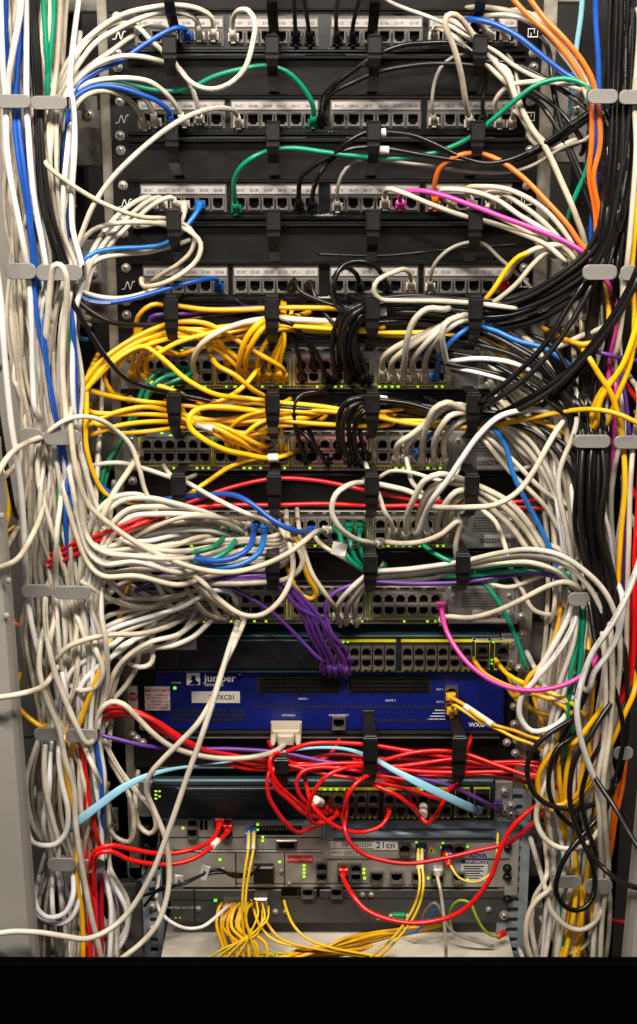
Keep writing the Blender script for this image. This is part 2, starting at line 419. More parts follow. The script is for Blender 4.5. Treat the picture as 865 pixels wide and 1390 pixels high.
patch_panel(0, 17, 76, (26, 38), (40, 60), 'black patch panel at the very top of the rack, crossed by black plugged cables', 'S1', 69)
patch_panel(1, 132, 188, (138, 150), (152, 172), 'second black patch panel from the top, green plug beside its centre gap', 'S4', 181)
patch_panel(2, 246, 302, (252, 264), (265, 285), 'third black patch panel from the top with orange and magenta plugs at right', 'S6', 292)
patch_panel(3, 358, 413, (363, 375), (377, 397), 'fourth black patch panel, lowest one above the yellow cables', 'S7', 404)
R4 = lambda y: [xat(x, 160, y) for x in (232, 370, 508, 650)]
cable_manager(-40, 17, R4(-10), 'black cable manager cut off by the top edge above the first patch panel', -62, 8)
cable_manager(76, 132, R4(80), 'black cable manager between the first and second patch panels', 51, 95)
cable_manager(188, 246, R4(190), 'black cable manager between the second and third patch panels', 168, 214)
cable_manager(302, 358, R4(310), 'black cable manager between the third and fourth patch panels', 289, 336)
cable_manager(413, 466, [232, 369, 506, 646], 'black cable manager full of yellow and black cables above the first switch', 406, 460)
cable_manager(528, 580, [236, 370, 506, 643], 'black cable manager between the first and second switches', 536, 585)
cable_manager(639, 688, [242, 372, 505, 641], 'black cable manager between the second and third switches with red cables', 646, 697)
cable_manager(743, 790, [240, 370, 503, 629], 'black cable manager between the third and fourth switches', 754, 800)
cable_manager(994, 1042, [382, 503, 624], 'black cable manager full of red cables under the blue appliance', 1001, 1064)
# ------------------------------------------------------------------ 48 port switches
def switch48(y0, y1, rows, label, leds, tagtxt, gx, mod, pink_groups=(), bluebox=False):
    xl, xr = ears((y0+y1)/2)
    root = empty('network_switch', P((xl+xr)/2, (y0+y1)/2)); tag(root, label, 'network switch', 'grey 48 port network switches')
    mb = MB(); boxpx(mb, xl, y0, xl+30, y1, .002, -.006, 0, .0008); mb.build('mounting_ear', SWM, root)
    mb = MB(); boxpx(mb, xr-30, y0, xr, y1, .002, -.006, 0, .0008); mb.build('mounting_ear', SWM, root)
    xa, xb = gx[0][0]-10, mod[1]+6
    mb = MB(); boxpx(mb, xa, y0, xb, y1, .006, -.25, 0, .0008); mb.build('chassis', SWM, root)
    mb = MB(); boxpx(mb, xa+1, y0+1, mod[0]-3, y0+6, .0095, .004, 0, .001); boxpx(mb, xa+1, y1-9, mod[0]-3, y1-1, .0095, .004, 0, .001)
    mb.build('bezel', SWF, root)
    # slots of the vented upper lip and the row of lamp windows
    mb = MB()
    for i in range(22):
        x = xa+14+i*(mod[0]-xa-24)/22; boxpx(mb, x, y0+2.2, x+13, y0+4.4, .0099, .009)
    for i in range(96):
        x = gx[0][0]+2+i*(gx[-1][1]-gx[0][0]-4)/95; boxpx(mb, x-1.1, y1-6.3, x+1.1, y1-4.0, .0099, .009)
    mb.build('lamp_window', HOLE, root)
    for gi, (a, b) in enumerate(gx):
        fm = SWC if gi in pink_groups else SWF
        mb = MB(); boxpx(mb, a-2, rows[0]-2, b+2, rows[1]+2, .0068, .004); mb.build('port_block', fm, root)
        p = (b-a)/6; hh = (rows[1]-rows[0])/2
        for i in range(6):
            port(root, a+p*(i+.5), rows[0]+hh*.5, 15.4, 15.2, fm, True, .0075); port(root, a+p*(i+.5), rows[0]+hh*1.5, 15.4, 15.2, fm, False, .0075)
        mb = MB(); yl = rows[1]+2.6
        boxpx(mb, a-1, yl, b+1, yl+1.3, .0100, .0075)
        for x in (a-2.4, b+1.2):
            boxpx(mb, x, rows[0], x+1.2, yl+1.3, .0100, .0075)
        mb.build('yellow_outline', YLINE, root)
    # module with punched grille and label
    mb = MB(); a, b = mod; boxpx(mb, a, y0+2, b, y1-1, .009, .004, 0, .001); mb.build('module_plate', SWM, root)
    gxs = [a+22+i*2.6 for i in range(22)]; w0 = P(a+20, y0+9); 
    nx, nz = 21, 5
    xs = []; X0 = P(a+20, y0+10).x; X1 = P(b-22, y0+10).x; st = (X1-X0)/nx
    for i in range(nx): xs += [X0+i*st, X0+i*st+st*.28]
    xs.append(X1); xs.append(X1+st*.28)
    Z0 = P(a, y0+26).z; Z1 = P(a, y0+9).z; sz = (Z1-Z0)/nz; zs = []
    for i in range(nz): zs += [Z0+i*sz, Z0+i*sz+sz*.28]
    zs.append(Z1); zs.append(Z1+sz*.28)
    mb = MB(); mb.grid(xs, zs, lambda i, j: i % 2 == 1 and j % 2 == 1 and j < 2*nz, -.0112, -.0093, 0, 1); mb.build('grille', [SWM, HOLE], root)
    mb = MB(); boxpx(mb, a+34, y1-20, b-8, y1-4, .0102, .008); lb = mb.build('label_sticker', PAPER, root)
    text(root, tagtxt, (a+b)/2+13, y1-12, 6.2, INKM, .0108, bold=.2, sx=.85)
    screw(root, a+9, y0+13, .009, s=.6); screw(root, b-8, y0+13, .009, s=.6)
    for sx in (xl+12, xr-12): screw(root, sx, y0+14, .002, s=.9); screw(root, sx, y1-13, .002, s=.9)
    lr = random.Random(int(y0)); more = [a_+2+i_*(b_-a_)/12+3 for a_, b_ in gx for i_ in range(12) if lr.random() < .30]
    for x in list(leds)+[q for q in more if all(abs(q-z_) > 6 for z_ in leds)]: led(root, x, y1-5.2, 6 if x in leds else 4.4, 3.8, LEDY, .0098)
    if bluebox:
        mb = MB(); boxpx(mb, gx[0][0]+6, y0+1, gx[0][0]+48, y0+9, .0102, .008, 0, .0005); mb.build('mode_button_panel', BLUEG, root)
        for x, y in ((28, 3.6), (40, 6.5), (52, 3.6)): led(root, gx[0][0]+x, y0+y, 6, 3, LEDY, .0102)
    return root
G1 = [(196, 290), (295, 392), (401, 500), (512, 611)]
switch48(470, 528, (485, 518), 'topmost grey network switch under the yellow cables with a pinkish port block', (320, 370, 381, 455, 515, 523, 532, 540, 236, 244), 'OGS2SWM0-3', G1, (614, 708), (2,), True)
G2 = [(193, 287), (292, 390), (399, 500), (511, 608)]
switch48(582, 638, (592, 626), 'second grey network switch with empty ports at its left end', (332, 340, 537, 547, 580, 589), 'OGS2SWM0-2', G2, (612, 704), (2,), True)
G3 = [(196, 288), (293, 389), (398, 497), (508, 604)]
switch48(690, 743, (700, 733), 'third grey network switch with blue and green plugs in its middle', (219, 261, 301, 333, 364, 371, 438, 519, 527, 547, 556), 'OGS2SWM0-1', G3, (622, 700), (), False)
G4 = [(198, 288), (294, 388), (397, 494), (504, 598)]
switch48(792, 845, (801, 833), 'lowest grey 48 port network switch with a magenta plug at its right end', (270, 286, 460, 476, 226, 591), 'OGS2SWM0-4', G4, (606, 698), (), False)
# ------------------------------------------------------------------ 24 port switches with dark left half
def switch24(y0, y1, label, gx, rows, gig, txt, left, lampy, txty, shade):
    xl, xr = ears((y0+y1)/2); xl2 = left[0]
    root = empty('compact_switch', P((xl+xr)/2, (y0+y1)/2)); tag(root, label, 'network switch', 'dark teal 24 port switches')
    mb = MB(); boxpx(mb, xl2, y0, xr-26, y1, .010, -.2, 0, .0012); mb.build('chassis', CISB, root)
    mb = MB(); boxpx(mb, xl2+1, y0-shade, xr-27, y0-.5, .012, -.19, 0, .002); boxpx(mb, xl2+1, y1+.4, xr-27, y1+2.5, .011, -.1); mb.build('lid', CIST, root)
    mb = MB(); boxpx(mb, xl2+34, y0+2, left[1]-2, y1-3, .0125, .008, 0, .0012)
    for i in range(7): boxpx(mb, xl2+38, y0+6+i*5.0, left[1]-6, y0+7+i*5.0, .0129, .012)
    mb.build('blank_bezel', CISB, root)
    mb = MB(); boxpx(mb, xr-26, y0-2, xr, y1+2, .002, -.006, 0, .0008); mb.build('mounting_ear', SWM, root); mb = MB(); boxpx(mb, xl, y0-2, xl2, y1+2, .002, -.006, 0, .0008); mb.build('mounting_ear', SWM, root)
    for (a, b) in gx:
        mb = MB(); boxpx(mb, a-1, rows[0]-1, b+1, rows[1]+1, .0112, .008); mb.build('port_block', DARK, root)
        n = int(round((b-a)/15.6)); p = (b-a)/n; hh = (rows[1]-rows[0])/2
        for i in range(n):
            port(root, a+p*(i+.5), rows[0]+hh*.5, 14.2, 14.6, SHIELD, True, .0118); port(root, a+p*(i+.5), rows[0]+hh*1.5, 14.2, 14.6, SHIELD, False, .0118)
        mb = MB()
        boxpx(mb, a, lampy, b, lampy+3.2, .0116, .008)
        m2 = mb.build('yellow_stripe', YLINE, root)
        mb = MB()
        for i in range(n*2): boxpx(mb, a+1+i*(b-a)/(2*n), rows[1]+2, a+1+(i+.55)*(b-a)/(2*n), rows[1]+4.5, .0116, .008)
        mb.build('port_marks', YLINE, root)
    for (a, b) in gig:
        mb = MB(); y_0, y_1 = rows[0]-6, rows[1]+3
        for q in ((a, y_0, b, y_0+1.6), (a, y_1-1.6, b, y_1), (a, y_0+1.6, a+1.6, y_1-1.6), (b-1.6, y_0+1.6, b, y_1-1.6)): boxpx(mb, *q, .0116, .008)
        mb.build('yellow_outline', YLINE, root)
        port(root, (a+b)/2, rows[0]+6, 15, 13, DARK, True, .011); port(root, (a+b)/2, rows[1]-6, 15, 13, SHIELD, False, .011)
    if txt: text(root, txt, (gig[0][0]+gig[-1][1])/2+4, txty, 4.6, WHT, .0108, bold=.1)
    screw(root, xr-12, y0+10, .002, s=1.1); screw(root, xr-12, y1-8, .002, s=1.1)
    return root, xl2
r1, a1 = switch24(862, 906, 'dark teal switch above the blue appliance with purple plugs in its middle', [(441, 537), (544, 640)], (872, 902), [(643, 664), (669, 692)], 'Catalyst 2960 Series SI', (212, 436), 864, 864, 4)
for x in (466, 472, 668): led(r1, x, 867, 3.5, 3, LEDG, .012)
for y in (891, 896): led(r1, 666, y, 3, 3, LEDG, .012)
mb = MB(); boxpx(mb, 228, 862, 268, 877, .0135, .009); mb.build('blank_label', STRIP, r1)
r2, a2 = switch24(1062, 1106, 'dark teal switch with red plugs, under the red cables', [(420, 514), (520, 612)], (1070, 1101), [(616, 636), (642, 664)], '', (208, 418), 1064, 1062, 9)
for x in (441, 449, 457, 468, 475, 572, 579): led(r2, x, 1066, 4.5, 3.5, LEDG, .012)
for y in (1069, 1074, 1079): led(r2, 207+6, y, 5, 2.5, LEDY, .0105)
for y in (1069, 1076): led(r2, 218, y, 4, 2.5, LEDY, .0105)
# ------------------------------------------------------------------ blue appliance
xl, xr = ears(950)
root = empty('blue_appliance', P(440, 950)); tag(root, 'royal blue rack appliance with a white maker name, vents and warning stickers', 'appliance')
JL, JR = 186, 697
mb = MB(); boxpx(mb, 212, 911, 686, 990, .004, -.3, 0, .002); mb.build('face_plate', JB, root)
mb = MB(); boxpx(mb, JL, 910, 211, 993, .001, -.01, 0, .001); mb.build('mounting_ear', BLACK, root); mb = MB(); boxpx(mb, 687, 910, JR+2, 993, .001, -.01, 0, .001); mb.build('mounting_ear', BLACK, root)
mb = MB(); boxpx(mb, 211, 908.5, 687, 910.8, .004, -.1); boxpx(mb, 211, 990.5, 687, 994, .005, -.1); mb.build('rim', DARK, root)
for a, b in ((350, 463), (472, 585)):
    mb = MB(); boxpx(mb, a, 914, b, 939, .0045, .003)
    for i in range(4): boxpx(mb, a+3, 916+i*5.5, b-3, 918.4+i*5.5, .007, .004, 1)
    for i in range(4): boxpx(mb, a+6+i*(b-a-12)/4, 915, a+7.5+i*(b-a-12)/4, 938, .0074, .004, 1)
    mb.build('drive_bay', [DARK, RINGM], root)
def holes(parent, x0, x1, y, rows, step, r):
    mb = MB()
    for j in range(rows):
        n = int((x1-x0)/step)
        for i in range(n+1):
            p = P(x0+i*step+(step/2 if j % 2 else 0), y+j*step*.86); mb.cyl((p.x, 0, p.z), r, -.0046, -.002, 6, 0)
    return mb.build('vent', DARK, parent)
holes(root, 347, 618, 958, 1, 6.5, .0022); holes(root, 504, 598, 976, 1, 6.5, .0022); holes(root, 234, 334, 963, 3, 7.2, .0027)
# maker name and emblem
mb = MB(); boxpx(mb, 254, 909+3, 272, 928, .0046, .003); lg = mb.build('logo', WHT, root)
mb = MB()
pts = [(257,927),(262,922),(259,921),(261,918),(259,917),(264,914.5),(267,919),(266,921),(271,925),(268,927.5)]
mb.face([P(x, y)+Vector((0,-.0049,0)) for x, y in pts][::-1]); mb.face([P(x, y)+Vector((0,-.0049,0)) for x, y in pts]); mb.build('tree_emblem', JB, lg)
text(root, 'Juniper', 299, 919, 10, WHT, .0046, bold=.25, sx=.98, name='maker_name'); text(root, 'NETWORKS', 291, 928, 3, WHT, .0046, bold=.12)
text(root, '®', 326, 914, 3, WHT, .0046)
mb = MB(); boxpx(mb, 261, 937, 326, 952, .0052, .003); mb.build('name_sticker', PAPER, root); text(root, '2WXC01', 302, 944.5, 6.5, INKM, .0056, bold=.1, sx=.9)
text(root, 'WXC', 636, 982, 5.6, WHT, .0046, bold=.2, align='LEFT'); text(root, '2600', 654, 981, 6, WHT, .0046, align='LEFT', bold=.05)
for t, x, y in (('DRIVE 1', 412, 943.8+3), ('DRIVE 2', 530, 949), ('CONSOLE', 392, 969), ('MANAGEMENT', 460, 969), ('POWER', 240, 925), ('INT 1', 597, 934), ('INT 2', 597, 951)): text(root, t, x, y, 2.6, WHT, .0046)
mb = MB()
for y in (962, 966, 970, 974): boxpx(mb, 590-(y-962)*.8, y, 604, y+.7, .0046, .003)
mb.build('printed_lines', WHT, root)
led(root, 238, 932, 5.5, 5.5, LEDG, .0046)
for x, y in ((610, 963), (610, 968), (615, 968)): led(root, x, y, 3.6, 3, LEDG, .0046)
port(root, 460, 978, 18, 16, SHIELD, False, .0055); port(root, 612, 936, 17, 15, SHIELD, True, .0055); port(root, 612, 957, 17, 15, SHIELD, False, .0055)
mb = MB(); boxpx(mb, 198, 930, 231, 962, .0056, .004); st = mb.build('warning_sticker', PAPER, root)
text(st, 'IMPORTANT', 214.5, 935, 4, REDI, .0060, bold=.2)
for i, s in enumerate(('READ THE MANUAL', 'BEFORE YOU LIFT', 'OR OPEN THE UNIT', 'DISCONNECT ALL', 'POWER CORDS')): text(st, s, 214.5, 941+i*4.4, 2.7, REDI, .0060, sx=.9, bold=.08)
mb = MB(); boxpx(mb, 175, 930, 187, 962, .004, .002); st = mb.build('stop_sticker', PAPER, root)
c = P(181, 944); mb = MB(); ang = [math.radians(22.5+45*i) for i in range(8)]; rr = .0063
mb.face([(c.x+rr*math.cos(a), -.0044, c.z+rr*math.sin(a)) for a in ang]); mb.build('octagon', REDI, st); text(st, 'STOP', 181, 944, 4.2, WHT, .0048, sx=.62, bold=.15)
for y in (934, 958, 982): screw(root, 698, y, .001); 
for y in (972, 985): screw(root, 195, y, .001)
# ------------------------------------------------------------------ the stack of grey devices
def dev(name, label, cat, x0, y0, x1, y1, m, d=.004, back=-.22, bev=.0012):
    root = empty(name, P((x0+x1)/2, (y0+y1)/2)); tag(root, label, cat)
    mb = MB(); boxpx(mb, x0, y0, x1, y1, d, back, 0, bev); mb.build('chassis', m, root); return root
A = dev('router', 'warm grey router with red plugs and blue fibre plug, left of the blue-grey filler', 'router', 226, 1108, 700, 1152, DEVG, .004)
text(A, 'GX 0/0', 391, 1111, 3.4, NAVY, .0046)
mb = MB(); boxpx(mb, 386, 1106.5+2, 424, 1118, .0046, .003); mb.build('label_sticker', PAPER, A); text(A, 'GXS-3', 405, 1113, 4, INKM, .0050)
for x in (262, 309): port(A, x, 1109+4, 15, 14, SHIELD, True, .0052); port(A, x, 1127, 15, 14, SHIELD, False, .0052)
port(A, 297, 1112, 14, 14, SHIELD, True, .0052)
for x in (274, 280):
    mb = MB(); boxpx(mb, x-2, 1110, x+2, 1124, .0046, .003); mb.build('slot', HOLE, A)
mb = MB(); boxpx(mb, 340, 1119, 410, 1131, .0046, .003)
for i in range(14): boxpx(mb, 352+i*4, 1120, 354+i*4, 1124, .0066, .004, 1)
mb.build('edge_connector', [HOLE, SHIELD], A)
for x, y in ((350, 1117), (350, 1124), (357, 1134), (357, 1139), (249, 1122), (299, 1105+1), (311, 1106)): led(A, x, y, 4.6, 4.2, LEDY, .0046)
mb = MB(); boxpx(mb, 375, 1138, 404, 1151, .0056, .003, 0, .0015); boxpx(mb, 379, 1141, 400, 1148, .0066, .005, 1); mb.build('serial_socket', [SHIELD, HOLE], A)
mb = MB(); boxpx(mb, 346, 1114, 347, 1152, .0046, .003); boxpx(mb, 437, 1109, 438, 1151, .0046, .003); boxpx(mb, 228, 1134, 436, 1135, .0046, .003); mb.build('seam', DARK, A)
B = dev('blank_filler', 'blue-grey slotted filler plate right of the router, under the red plugs', 'filler plate', 440, 1109, 694, 1137, BLUEG, .008, -.003)
mb = MB(); p0 = P(458, 1128); p1 = P(667, 1128)
mb.tube([Vector((p0.x, -.0085, p0.z)), Vector((p1.x, -.0085, p1.z))], .0052, 12, 0); mb.build('slot_bar', BLUEG, B)
mb = MB(); boxpx(mb, 452, 1121, 672, 1122, .0090, .007); boxpx(mb, 452, 1134, 672, 1135, .0090, .007); mb.build('slot_edge', DARK, B)
Cc = dev('media_converter', 'grey optical terminal with 21cn sticker and laser warning triangle', 'optical terminal', 437, 1138, 692, 1163, DEVG, .0062, -.2)
mb = MB(); boxpx(mb, 449, 1139, 509, 1148, .0067, .005); boxpx(mb, 449, 1150, 488, 1158, .0067, .005); mb.build('number_sticker', PAPER, Cc)
text(Cc, 'OR  M623259', 484, 1143.5, 5, INKM, .0072, sx=.9); text(Cc, '0MO0', 457, 1154, 3.5, INKM, .0072); text(Cc, '20525', 476, 1154, 5, INKM, .0072)
mb = MB(); boxpx(mb, 507.5, 1137.5, 540, 1150, .0076, .005); mb.build('name_sticker', PAPER, Cc); text(Cc, '21cn', 523, 1143.5, 8.5, NAVY, .0080, bold=.15)
port(Cc, 549, 1147, 16, 14, SHIELD, True, .0074); port(Cc, 571, 1150, 14, 18, DARK, False, .0074); port(Cc, 606, 1150, 14, 16, DARK, False, .0074); port(Cc, 623, 1148, 16, 14, SHIELD, True, .0074)
c = P(585, 1150); mb = MB(); mb.face([(c.x-.0055, -.0066, c.z-.0045), (c.x+.0055, -.0066, c.z-.0045), (c.x, -.0066, c.z+.005)]); tr = mb.build('laser_warning', YLINE, Cc)
mb = MB(); mb.face([(c.x-.002, -.0069, c.z-.003), (c.x+.002, -.0069, c.z-.003), (c.x, -.0069, c.z+.002)]); mb.build('warning_symbol', INKM, tr)
for x, y in ((565, 1140), (566, 1146), (601, 1141), (599, 1147), (634, 1146), (606, 1146)): led(Cc, x, y, 4.2, 3.6, LEDG, .0066)
text(Cc, 'ADVA', 648, 1158, 5.5, NAVY, .0068, bold=.3); 
Dd = dev('access_terminal', 'grey terminal with a red name strip, rows of ports and one red plug', 'terminal', 226, 1153, 694, 1203, DEVG, .0035, -.2)
mb = MB(); boxpx(mb, 390, 1159, 425, 1169, .0042, .003); mb.build('red_name_strip', REDI, Dd); text(Dd, 'Luminous Ethernet', 407, 1164, 4, WHT, .0046, sx=.7)
mb = MB(); boxpx(mb, 626, 1165, 662, 1170, .0042, .003, 0); mb.build('navy_name_strip', NAVY, Dd); text(Dd, 'FSP150CCf', 646, 1167.6, 4, WHT, .0046, bold=.1)
mb = MB(); boxpx(mb, 625, 1171, 662, 1194, .0042, .003)
for i in range(6): boxpx(mb, 629, 1173+i*3.2, 657-(i*5) % 9, 1174.2+i*3.2, .0046, .0038, 1)
mb.build('spec_sticker', [PAPER, INKM], Dd)
for x, y, fl in ((466, 1175, 1), (483, 1175, 1), (466, 1187, 0), (483, 1187, 0), (437, 1173, 1), (437, 1187, 0)): port(Dd, x, y, 15, 12.5, SHIELD, bool(fl), .0046)
for x in (511, 538, 567, 593, 622): port(Dd, x, 1187, 17, 15, SHIELD if x in (511, 593) else KEY, False, .0046)
for x, y in ((494, 1178), (494, 1183), (495, 1190), (413, 1173), (413, 1178), (413, 1183), (413, 1188), (581, 1190), (588, 1193), (634, 1191), (380, 1168), (299, 1165)): led(Dd, x, y, 5, 4.4, LEDY, .0040)
mb = MB(); boxpx(mb, 345, 1170, 372, 1193, .014, .003, 0, .002); mb.build('power_socket', RINGM, Dd)
mb = MB(); boxpx(mb, 386, 1156, 387, 1201, .0040, .003); boxpx(mb, 320, 1156, 321, 1201, .0040, .003); boxpx(mb, 228, 1154, 692, 1155, .0040, .003); boxpx(mb, 320, 1197, 500, 1197.8, .004, .003); mb.build('seam', DARK, Dd)
text(Dd, 'COM_SVR_eth0', 545, 1199, 3.6, INKM, .0040); text(Dd, 'MANAGEMENT', 478, 1195.5, 2.6, INKM, .004)
for x, y in ((337, 1178), (393, 1199-2), (304, 1177), (382, 1180)): screw(Dd, x, y, .0038, s=.6)
Ee = dev('power_unit', 'dark grey chassis with yellow fibres in front, lowest of the stacked devices', 'chassis', 232, 1206, 690, 1251, DEVD, .0035, -.2)
mb = MB(); boxpx(mb, 264, 1205.5, 265, 1250, .004, .003); boxpx(mb, 380, 1217, 688, 1218, .004, .003); boxpx(mb, 234, 1219, 300, 1220, .004, .003); boxpx(mb, 500, 1208, 501, 1250, .004, .003); mb.build('seam', DARK, Ee)
port(Ee, 418, 1207+1, 16, 13, SHIELD, False, .0046); port(Ee, 457, 1207+1, 16, 13, SHIELD, False, .0046)
mb = MB(); boxpx(mb, 430, 1202, 434, 1214, .0050, .003); boxpx(mb, 382, 1204, 404, 1213, .0046, .003); boxpx(mb, 405, 1204, 408, 1213, .0046, .003); mb.build('slot', HOLE, Ee)
mb = MB(); boxpx(mb, 533, 1236, 549, 1247, .010, .003, 0, .001); mb.build('green_terminal', mat('terminal_green', (.01, .22, .07), .45), Ee)
for x, y in ((374, 1235), (388, 1235), (270, 1231), (531, 1241), (553, 1241), (492, 1212), (504, 1212), (663, 1232)): screw(Ee, x, y, .0035, s=.7)
text(Ee, 'CAUTION  HOT SURFACE', 250, 1230, 3, WHT, .004, sx=.8); text(Ee, 'SHELF 1', 520, 1245, 3.2, WHT, .004)
mb = MB(); 
for x in (239, 245):
    c = P(x, 1243); mb.face([(c.x-.0022, -.0040, c.z-.002), (c.x+.0022, -.0040, c.z-.002), (c.x, -.0040, c.z+.002)])
mb.build('caution_mark', YLINE, Ee)
led(Ee, 293, 1220, 6, 5, LEDG, .004)
# shelf with pale devices whose tops are seen from above
sh = empty('rack_shelf', P(440, 1300)); tag(sh, 'pale worn shelf top at the bottom of the rack under the yellow cables', 'shelf')
zt = P(440, 1306, .06).z
mb = MB(); mb.box((P(225, 1290).x, -.06, zt-.02), (P(690, 1290).x, .25, zt), 0, .002); mb.build('shelf_plate', mat('worn_cream_lid', (.52, .48, .41), .5, 0, .2, 14, dust=.2), sh)
q0 = P(336, 1296, .05); q1 = P(393, 1296, .05); mb = MB(); mb.box((q0.x, -.056, zt+.0002), (q1.x, -.038, zt+.0008)); mb.build('yellow_label', mat('label_yellow', (.75, .72, .08), .5), sh)
tx = text(sh, 'GREY POWER ONLY', 364, 1295, 6, INKM, .0008, plane=.0305, sx=.7); tx.rotation_euler = (math.radians(-90), 0, 0); tx.location = ((q0.x+q1.x)/2, -.047, zt+.0012)
# ------------------------------------------------------------------ rails and cabinet frame
def rail(px0, px1, y0, y1, m, name, label, d=.0, back=-.012, holes_=True, ref=155, hole_only=None):
    X0 = P(px0, ref).x; X1 = P(px1, ref).x; Z0 = P(CX, y1).z; Z1 = P(CX, y0).z
    mb = MB(); w = X1-X0
    n = int((Z1-Z0)/.0148); xs = [X0, X0+w*.3, X0+w*.72, X1]; zs = [Z0]
    for i in range(n): zs += [Z0+.0148*i+.004, Z0+.0148*i+.0125]
    zs.append(Z1)
    mb.grid(xs, zs, lambda i, j: holes_ and i == 1 and j % 2 == 1, -d, -back+.001, 0, 1)
    mb.box((X0-.0012, -d-.001, Z0), (X0, -back+.02, Z1), 0); mb.box((X1, -d-.001, Z0), (X1+.0012, -back+.02, Z1), 0)
    o = mb.build(name, [m, HOLE]); tag(o, label, 'rack rail'); return o
rail(138, 150.5, -60, 1180, STEEL, 'rack_rail', 'galvanised upright rail down the left side of the equipment', -.004, -.02, False)
rail(734.5, 750, -60, 1075, STEEL, 'rack_rail', 'galvanised upright rail down the right side of the equipment', -.004, -.02, False)
Xr = lambda x0, x1, y0, y1, lab: rail(x0, x1, y0, y1, RAILB, 'rack_rail', lab, .001, -.02, ref=1240)
rr_ = Xr(676, 714, 1070, 1310, 'pale zinc rail right of the lowest devices with a red earth lug')
rl_ = Xr(196, 220, 1180, 1310, 'pale zinc rail with square holes left of the lowest devices')
mb = MB(); boxpx(mb, 684, 1120, 706, 1214, .004, 0, 0, .001); mb.build('mounting_plate', DEVG, rr_)
for y in (1091, 1102): screw(rr_, 693, y, .004, s=1.1)
for y in (1139, 1148, 1176, 1188, 1218): screw(rr_, 688, y, .004, BSCREW, 1.1)
for y in (1240, 1278): screw(rr_, 684, y, .003, s=1.2)
for y in (1228, 1258): screw(rl_, 207, y, .002, s=1.1)
for y in (1080, 1118, 1142): screw(rl_, 200, y, .012, BSCREW, 1.2)
for (x, y) in ((707, 835), (708, 860), (704, 905), (701, 1003), (699, 1020), (181, 995), (186, 1000)): screw(rr_ if x > 400 else rl_, x, y, .004)
# cabinet: side walls, back, uprights behind the bundles
cab = empty('server_cabinet', P(440, 1300)); tag(cab, 'grey steel cabinet frame behind and beside the cable bundles', 'cabinet')
def cbox(name, x0, y0, x1, y1, m, df, db, bev=0):
    mb = MB(); pl = df; boxpx(mb, x0, y0, x1, y1, df, db, 0, bev, plane=pl); return mb.build(name, m, cab)
cbox('back_wall', -900, -500, 1800, 1900, DARK, -.62, -.63)
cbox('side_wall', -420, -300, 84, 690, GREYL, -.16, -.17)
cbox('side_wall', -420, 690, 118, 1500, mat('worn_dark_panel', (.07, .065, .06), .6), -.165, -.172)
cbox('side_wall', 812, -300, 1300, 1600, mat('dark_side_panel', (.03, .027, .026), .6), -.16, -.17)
for (x0, y0, x1, y1) in ((60, -40, 138, 17), (92, 150, 137, 226), (96, 326, 146, 440), (118, 530, 158, 640), (740, -30, 790, 4), (752, 118, 800, 222), (744, 352, 792, 445), (722, 560, 745, 690), (716, 700, 745, 835), (704, 850, 742, 1020), (712, 1040, 742, 1190), (705, 1230, 738, 1310), (140, 890, 175, 1010), (150, 1200, 192, 1310)):
    cbox('frame_plate', x0, y0, x1, y1, GREY, -.045, -.06, .002)
for (x0, x1) in ((84, 96), (790, 801)): cbox('upright', x0, -200, x1, 1400, RINGM, -.07, -.1)
# grey brackets holding the vertical bundles
def bracket(label, x0, x1, y0, y1, side, arm=None, d=.125, m=None):
    root = None
    a = P(x0, y1, d); b = P(x1, y0, d); h = b.z-a.z; t = .0022; r = h*.42
    mb = MB()
    # rounded flat bar outline extruded
    out = []
    for cx_, cz_, s0 in ((b.x-r, b.z-r, 0), (a.x+r, b.z-r, 90), (a.x+r, a.z+r, 180), (b.x-r, a.z+r, 270)):
        for k in range(5): q = math.radians(s0+k*22.5); out.append((cx_+r*math.cos(q), cz_+r*math.sin(q)))
    n = len(out); e = .0007
    cx_, cz_ = (a.x+b.x)/2, (a.z+b.z)/2
    inn = [(x-(e if x > cx_ else -e), z-(e if z > cz_ else -e)) for x, z in out]
    mb.face([(x, -d-t, z) for x, z in inn][::-1]); mb.face([(x, -d, z) for x, z in out])
    for k in range(n):
        p, q = out[k], out[(k+1) % n]; pi, qi = inn[k], inn[(k+1) % n]
        mb.face([(p[0], -d, p[1]), (q[0], -d, q[1]), (q[0], -d-t+e, q[1]), (p[0], -d-t+e, p[1])], 0, True)
        mb.face([(p[0], -d-t+e, p[1]), (q[0], -d-t+e, q[1]), (qi[0], -d-t, qi[1]), (pi[0], -d-t, pi[1])], 0, True)
    o = mb.build('cable_bracket', m or BRK); tag(o, label, 'cable bracket', 'grey cable brackets down both sides')
    if arm:
        X = b.x-.001 if side > 0 else a.x+.001
        mb = MB(); zc0, zc1 = a.z+.001, b.z-.001; dx = P(arm, y0, 0).x
        th = .0025
        for (p, q) in (((X, -d+.0005), (X+(dx-X)*.5, -.05)), ((X+(dx-X)*.5, -.05), (dx, .0))):
            mb.face([(p[0], p[1], zc0), (q[0], q[1], zc0), (q[0], q[1], zc1), (p[0], p[1], zc1)]); mb.face([(p[0]+th, p[1], zc0), (p[0]+th, p[1], zc1), (q[0]+th, q[1], zc1), (q[0]+th, q[1], zc0)])
            mb.face([(p[0], p[1], zc1), (q[0], q[1], zc1), (q[0]+th, q[1], zc1), (p[0]+th, p[1], zc1)]); mb.face([(p[0], p[1], zc0), (p[0]+th, p[1], zc0), (q[0]+th, q[1], zc0), (q[0], q[1], zc0)])
        mb.box((dx-.006, -.001, zc0-.012), (dx+.012, .003, zc1+.004), 0)
        ar = mb.build('arm', m or BRK, o); s = put(SCREW, 'screw', Vector((dx+.003, -.001, zc0-.004)), o); s.location = s.location
    return o
names = ['topmost', 'second', 'third', 'fourth', 'fifth', 'lowest']
